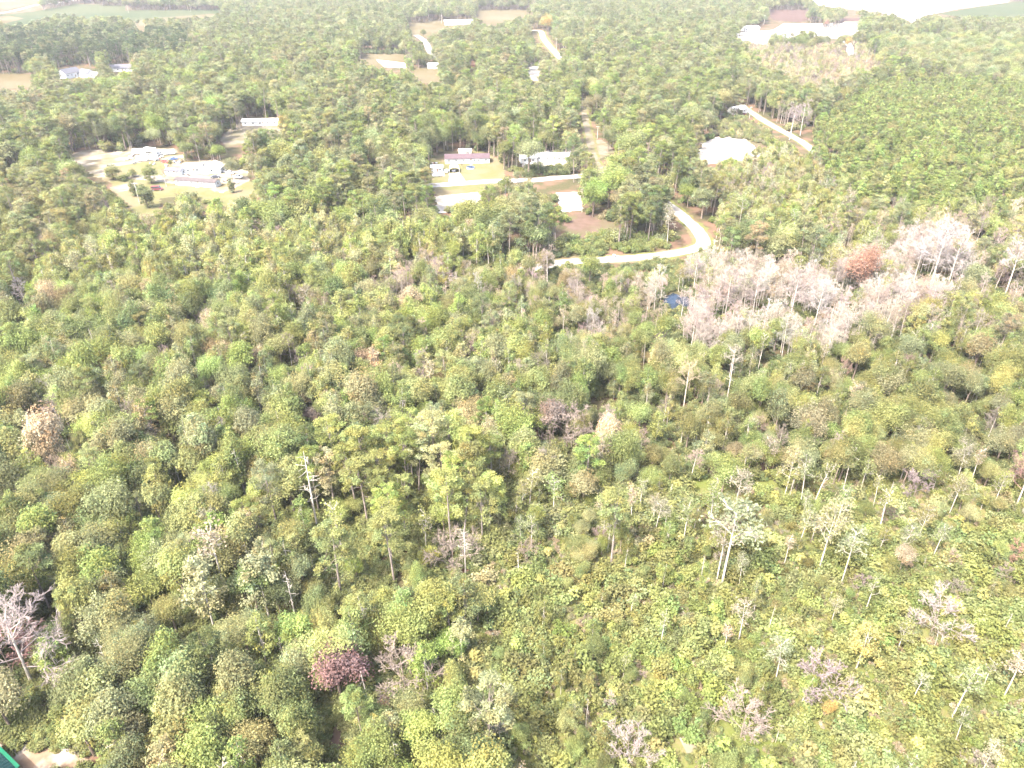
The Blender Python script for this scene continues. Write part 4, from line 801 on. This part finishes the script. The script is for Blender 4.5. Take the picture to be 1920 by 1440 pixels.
def trailer(px, py, rz, L, label, paint='white_metal'):
    x, y = G(px, py); o = empty('camper_trailer', x, y, radians(rz), .05); tag(o, label, 'trailer', 'trailers in the cluttered yard')
    MB().prism([(-L / 2, .55), (L / 2 - .3, .55), (L / 2, 1.3), (L / 2 - .25, 2.6), (-L / 2 + .2, 2.7), (-L / 2, 2.3)], -1.15, 1.15).build('body', paint, o)
    for k in (-.25, .12): MB().box(k * L, -1.16, 1.8, .8, .04, .5).build('window', 'glass', o)
    MB().box(.3 * L, -1.16, 1.45, .65, .04, 1.7).build('door', 'trim', o)
    for s in (-1, 1): MB().tube([(-.05 * L, s * .95, .35), (-.05 * L, s * 1.16, .35)], [.35, .35], 12).build('wheel', 'rubber', o)
    MB().tube([(L / 2 - .3, 0, .5), (L / 2 + .9, 0, .45)], [.06, .05], 5).build('tow_bar', 'chrome', o)
for k, (a, b, r_, L, t) in enumerate([(262, 289, 10, 7, 'leftmost'), (283, 286, -15, 7, 'second from left'), (298, 292, 70, 6, 'third from left'), (268, 302, 5, 6, 'nearest'), (318, 290, 20, 6.5, 'rightmost'), (290, 301, -30, 5, 'middle')]):
    trailer(a, b, r_, L, f'white camper trailer in the cluttered sandy yard, {t} of the group')
def junk(px, py, mat, label, s=1.0, rz=0):
    x, y = G(px, py); o = empty('junk_pile', x, y, radians(rz), .04); tag(o, label, 'junk pile')
    r = np.random.default_rng(int(px)); 
    for k in range(6): MB().box(r.normal(0, 1.2) * s, r.normal(0, .9) * s, .3 * s + .1 * k, r.uniform(.6, 1.6) * s, r.uniform(.5, 1.2) * s, r.uniform(.4, .9) * s).build('crate' if k % 2 else 'panel', [mat, 'white_metal', 'dark_paint', 'bare_soil', 'silver_paint', 'cream_siding'][k], o)
for a, b, m_, w_ in [(248, 293, 'silver_paint', 'left of the leftmost trailer'), (255, 306, 'white_metal', 'in front of the leftmost trailer'), (288, 308, 'dark_paint', 'on the sand before the middle trailer'), (335, 296, 'white_metal', 'behind the shed with bluish roof'), (385, 318, 'silver_paint', 'between the two small white houses'), (420, 322, 'white_metal', 'right of the gabled house'), (352, 330, 'cream_siding', 'in front of the left small house'), (205, 312, 'silver_paint', 'alone at the left end of the sandy yard'), (425, 340, 'dark_paint', 'beside the end of the long mobile home'), (312, 312, 'white_metal', 'on the back lawn edge')]:
    junk(a, b, m_, f'small heap of odds and ends {w_}', .75, a)
junk(300, 297, 'red_paint', 'jumble of scrap with a red piece in the middle of the cluttered yard'); junk(330, 306, 'blue_paint', 'scrap heap in front of the shed with bluish roof')
junk(237, 300, 'silver_paint', 'scattered scrap at the left of the cluttered yard'); junk(345, 295, 'white_metal', 'scrap heap under the pines behind the cluttered yard')
junk(813, 307, 'red_paint', 'red playset pieces at the left edge of the open lawn', .8); junk(440, 345, 'cream_siding', 'odds and ends right of the long pinkish-roofed mobile home', .7)

def pole(px, py, top, label, arm=0.0):
    x, y = G(px, py); h = max(7.5, min(13.0, height_at(px, py, top))); o = empty('utility_pole', x, y, radians(arm)); tag(o, label, 'utility pole', 'utility poles'); FOOT.append((x, y, .6, .6, 0))
    MB().tube([(0, 0, -.3), (0, 0, h)], [.19, .13], 8).build('post', 'pole_wood', o)
    MB().box(0, -.16, h - .5, 2.4, .12, .14).build('crossarm', 'pole_wood', o)
    for k in (-1.05, -.4, .4, 1.05): MB().tube([(k, -.16, h - .43), (k, -.16, h - .2)], [.06, .04], 6).build('insulator', 'trim', o)
for a in [(262, 382, 342, 'utility pole beside the evergreens on the homestead lawn', 20), (1087, 222, 196, 'utility pole behind the white driveway', 10), (1120, 260, 236, 'utility pole beside the white driveway', 10), (413, 300, 288, 'utility pole behind the small gabled house', 0),
          (1043, 94, 72, 'utility pole beside the far road, nearer of two', 30), (1056, 100, 84, 'utility pole beside the far road, farther right of two', 30), (995, 58, 46, 'utility pole at the far end of the far road', 0), (1432, 46, 28, 'utility pole at the left end of the far bright lots', 0), (1600, 84, 70, 'utility pole beside the orange-yellow round tree', 0),
          (1458, 18, 2, 'utility pole on the far pink field, left of two', 0), (1476, 18, 2, 'utility pole on the far pink field, right of two', 0), (241, 24, 10, 'utility pole in the far green field, left of two', 0), (358, 22, 8, 'utility pole in the far green field, right of two', 0), (828, 44, 28, 'utility pole beside the long white barn', 0), (1405, 222, 206, 'utility pole beside the straight road', 30), (969, 313, 290, 'utility pole before the bright lot', 0)]: pole(*a)

# nothing grows inside a building
for x, y, a, b, rz in FOOT:
    def out(X, Y, pad): dx, dy = X - x, Y - y; return (np.abs(dx * cos(rz) + dy * sin(rz)) > a + pad) | (np.abs(-dx * sin(rz) + dy * cos(rz)) > b + pad)
    ok &= out(xs, ys, 1.5); k_ = out(fx, fy, .8); fx, fy, fk, fs, ft_, fn_ = (q[k_] for q in (fx, fy, fk, fs, ft_, fn_))
xs, ys, kid, scl, tin, tname, reg, var, hh, Rr, zs = (a[ok] for a in (xs, ys, kid, scl, tin, tname, reg, var, hh, Rr, zs))
nf = len(fx); fv = rng.integers(0, 6, nf)
xs = np.concatenate([xs, fx]); ys = np.concatenate([ys, fy]); kid = np.concatenate([kid, fk]); scl = np.concatenate([scl, fs]); tin = np.concatenate([tin, ft_]); tname = np.concatenate([tname, fn_]); reg = np.concatenate([reg, np.full(nf, -1)]); var = np.concatenate([var, fv]); zs = np.concatenate([zs, fs])
hh = np.concatenate([hh, 2.3 * fs]); Rr = np.concatenate([Rr, 1.5 * fs]); NT = len(xs); rot = rng.uniform(0, 2 * pi, NT); leanx, leany = rng.normal(0, .035, (2, NT))

# ------------------------------------------------------------------ how much of each plant shows: nearest first, count the photo cells it covers that nothing nearer covers
um, vm, dm = proj(xs, ys, hh * .62); _, vt, _ = proj(xs, ys, hh); rad = Rr * FPX / dm; hal = np.maximum((proj(xs, ys, hh * .3)[1] - vt) * .5, rad * .6)
taken = np.zeros((240 * 2, 320 * 2), bool); shown = np.zeros(NT); q = 3.0
for i in np.argsort(ys):
    if um[i] < -40 or um[i] > 1960 or vt[i] > 1440 or vm[i] < 0: continue
    x0, x1, y0, y1 = int((um[i] - rad[i] * .85) / q), int((um[i] + rad[i] * .85) / q) + 1, int((vt[i]) / q), int((vt[i] + 2 * hal[i]) / q) + 1
    w = taken[max(y0, 0):min(y1, 480), max(x0, 0):min(x1, 640)]; shown[i] = w.size - w.sum(); w[:] = True
single = np.zeros(NT, bool)
LIMIT = {'oak': 300, 'gum': 300, 'pine': 300, 'young_pine': 250, 'evergreen': 20, 'sparse': 200, 'bare': 260, 'snag': 60, 'shrub': 300, 'bare_bush': 60}
for k, nm in enumerate(KIND):
    I = np.nonzero((kid == k) & (shown > 3))[0]; nfeat = sum(1 for f in FT if f[4] == nm); I = I[np.argsort(-shown[I])][:max(0, LIMIT[nm] - nfeat)]; single[I] = True

# ------------------------------------------------------------------ labels: colour, kind, nearest thing one can find
MARK = [('the tall straight snag', 583, 925), ('the half-dead pine', 412, 1045), ('the maroon tree', 630, 1250), ('the round brown crown', 760, 1270), ('the white twin trunks', 1352, 1010), ('the leaning white-trunked tree', 1548, 1005), ('the bright yellow small tree', 1605, 1210), ('the purple-grey bush', 1535, 1290),
        ('the pond', 1265, 565), ('the rust-orange tree', 1600, 500), ('the road bend', 1300, 450), ('the white pickup', 1150, 487), ('the long lawn home', 875, 305), ('the cluttered homestead', 320, 320), ('the sand clearing', 1370, 275), ('the straight road', 1440, 235), ('the far farmhouses', 170, 135), ('the teal-roofed shed', 20, 1430),
        ('the wide reddish bare tree', 50, 1220), ('the brown-leaved tree', 1035, 790), ('the bristly dead tree', 870, 1035), ('the purple bare cone', 545, 665), ('the pale yellow tree', 1230, 770), ('the round grey bush', 1388, 1350), ('the maroon right-edge tree', 1900, 900), ('the pale fallen crown', 1745, 1160), ('the leaning thick-trunked pine', 80, 1110),
        ('the white-trunked pine', 1145, 990), ('the bare soil patch', 1105, 425), ('the far dry field', 720, 110), ('the far road', 1030, 85), ('the far green field', 300, 25), ('the bright lots', 1500, 55), ('the long low house', 490, 230), ('the white driveway', 1110, 250), ('the wide brown crown', 120, 780), ('the purple back-edge bush', 1712, 910), ('the lone leaning pale tree', 1880, 500)]
MK = np.array([m[1:] for m in MARK], float)
labels = {}; sing = np.nonzero(single)[0]; bylab = {}
for i in sing:
    dd = np.hypot(MK[:, 0] - um[i], (MK[:, 1] - vm[i])); m = int(np.argmin(dd)); dx, dy = um[i] - MK[m, 0], vm[i] - MK[m, 1]
    way = ('right of' if dx > 0 else 'left of') if abs(dx) > abs(dy) else ('in front of' if dy > 0 else 'behind'); far = 'close' if dd[m] < 70 else 'some way' if dd[m] < 170 else 'far'
    k = KIND[kid[i]]; md = np.median(hh[single & (kid == kid[i])]); size = 'big ' if hh[i] > md * 1.12 else 'small ' if hh[i] < md * .88 else ''
    s = f'{size}{TN[tname[i]]} {SAY[k]} {far} {way} {MARK[m][0]}'; labels[i] = s; bylab.setdefault(s, []).append(i)
ORD = ['first', 'second', 'third', 'fourth', 'fifth', 'sixth', 'seventh', 'eighth', 'ninth', 'tenth', 'eleventh', 'twelfth', 'thirteenth', 'fourteenth', 'fifteenth', 'sixteenth', 'seventeenth', 'eighteenth', 'nineteenth', 'twentieth'] + [f'{n}th' for n in range(21, 400)]
for s, I in bylab.items():
    if len(I) > 1:
        for n, i in enumerate(sorted(I, key=lambda j: um[j])): labels[i] = s + f', {ORD[n]}' + (' from left' if len(s.split()) < 14 else '')

# ------------------------------------------------------------------ the single plants
BODY = {k: ('stem', 'foliage') if k == 'shrub' else ('trunk', 'crown') for k in KIND}
def plant(kd, va, x, y, sxy, sz, rz, tint, label, group, lx=0.0, ly=0.0):
    o = empty(NAMES[kd], x, y); o.rotation_euler = (lx, ly, rz); o.scale = (sxy, sxy, sz); tag(o, label, CATS[kd], group)
    for nm, me in zip(BODY[kd], PROTO[kd][va][:2]):
        c = bpy.data.objects.new(nm, me); COL.objects.link(c); c.parent = o; c['tint'] = [float(t) for t in tint]
GROUPS = {k: {'oak': 'round-headed broadleaf trees of the wood', 'gum': 'slender broadleaf trees of the wood', 'pine': 'tall pines of the wood', 'young_pine': 'young pines of the plantation', 'evergreen': 'evergreens on the homestead lawn', 'sparse': 'thin-leaved pale trees', 'bare': 'leafless trees', 'snag': 'dead standing trees', 'shrub': 'shrubs of the scrub and undergrowth', 'bare_bush': 'leafless bushes'}[k] for k in KIND}
for n, (x, y, h, R, kd, va, sxy, sz, tn, lab) in enumerate(FT): plant(kd, va, x, y, sxy, sz, n * 1.7, TINT[tn], lab, GROUPS[kd])
for i in sing:
    kd = KIND[kid[i]]; plant(kd, var[i], xs[i], ys[i], scl[i], zs[i], rot[i], tin[i], labels[i], GROUPS[kd], leanx[i], leany[i])

# ------------------------------------------------------------------ the rest of each kind, past what one could count: one mass each
def mass(name, label, kd, I):
    me = bpy.data.meshes.new(name); me.from_pydata([(xs[i], ys[i], 0) for i in I], [], [])
    A = lambda n, t, key, arr: me.attributes.new(n, t, 'POINT').data.foreach_set(key, np.asarray(arr).ravel())
    A('tint', 'FLOAT_VECTOR', 'vector', tin[I].astype(np.float32)); A('shape', 'INT', 'value', var[I].astype(np.int32))
    A('turn', 'FLOAT_VECTOR', 'vector', np.stack([leanx[I], leany[I], rot[I]], 1).astype(np.float32)); A('size', 'FLOAT_VECTOR', 'vector', np.stack([scl[I], scl[I], zs[I]], 1).astype(np.float32))
    o = bpy.data.objects.new(name, me); COL.objects.link(o); tag(o, label, None, None, 'stuff')
    g = bpy.data.node_groups.new(name, 'GeometryNodeTree'); g.interface.new_socket('Geometry', in_out='INPUT', socket_type='NodeSocketGeometry'); g.interface.new_socket('Geometry', in_out='OUTPUT', socket_type='NodeSocketGeometry')
    N = g.nodes; gi, go, jn = N.new('NodeGroupInput'), N.new('NodeGroupOutput'), N.new('GeometryNodeJoinGeometry'); mp = N.new('GeometryNodeMeshToPoints'); g.links.new(gi.outputs[0], mp.inputs[0])
    def attr(n, t): a = N.new('GeometryNodeInputNamedAttribute'); a.data_type = t; a.inputs[0].default_value = n; return a.outputs[0]
    sh, tu, sz = attr('shape', 'INT'), attr('turn', 'FLOAT_VECTOR'), attr('size', 'FLOAT_VECTOR')
    for v in range(len(PROTO[kd])):
        cmp = N.new('FunctionNodeCompare'); cmp.data_type = 'INT'; cmp.operation = 'EQUAL'; cmp.inputs[3].default_value = v; g.links.new(sh, cmp.inputs[2])
        jp = N.new('GeometryNodeJoinGeometry')
        for me_ in PROTO[kd][v][:2]:
            src = bpy.data.objects.get('pattern_' + me_.name) or bpy.data.objects.new('pattern_' + me_.name, me_)
            oi = N.new('GeometryNodeObjectInfo'); oi.inputs['Object'].default_value = src; oi.inputs['As Instance'].default_value = False; g.links.new(oi.outputs['Geometry'], jp.inputs[0])
        ip = N.new('GeometryNodeInstanceOnPoints'); g.links.new(mp.outputs[0], ip.inputs['Points']); g.links.new(cmp.outputs[0], ip.inputs['Selection']); g.links.new(jp.outputs[0], ip.inputs['Instance'])
        er = N.new('FunctionNodeEulerToRotation'); g.links.new(tu, er.inputs[0]); g.links.new(er.outputs[0], ip.inputs['Rotation']); g.links.new(sz, ip.inputs['Scale']); g.links.new(ip.outputs[0], jn.inputs[0])
    g.links.new(jn.outputs[0], go.inputs[0]); md = o.modifiers.new('scatter', 'NODES'); md.node_group = g
WORD = {'oak': ('broadleaf_woodland', 'far mass of green broadleaf trees'), 'gum': ('slender_woodland', 'far mass of slender yellowish trees'), 'pine': ('pine_woodland', 'far mass of tall green pines'), 'evergreen': ('evergreens', 'evergreens'), 'young_pine': ('plantation_woodland', 'dense mass of young plantation pines'), 'sparse': ('thin_leaved_woodland', 'mass of thin-leaved pale trees'), 'bare': ('leafless_woodland', 'mass of leafless grey trees'), 'snag': ('dead_woodland', 'scattered small dead trees in the wood'), 'shrub': ('undergrowth', 'yellow-green shrubs and undergrowth covering the ground'), 'bare_bush': ('leafless_undergrowth', 'leafless grey bushes in the scrub')}
for k, nm in enumerate(KIND):
    I = np.nonzero((kid == k) & ~single)[0]
    if len(I): mass(WORD[nm][0], WORD[nm][1], nm, I)
print('plants', NT, 'single', len(sing), {nm: int((kid == k).sum()) for k, nm in enumerate(KIND)}, 'max label', max(len(l.split()) for l in labels.values()))

# ------------------------------------------------------------------ haze in the air
if HAZE_DENSITY:
    hz = MB().box(0, 1300, 62, 9000, 7000, 126).build('haze', 'leaf'); m, n, out = new_mat('haze_air')
    pv = n.nodes.new('ShaderNodeVolumePrincipled'); pv.inputs['Color'].default_value = (.93, .95, 1, 1); pv.inputs['Density'].default_value = HAZE_DENSITY; pv.inputs['Anisotropy'].default_value = .2
    n.links.new(pv.outputs[0], out.inputs['Volume']); hz.data.materials[0] = m; tag(hz, 'pale haze in the air over the whole wood', kind='stuff'); hz.display_type = 'WIRE'
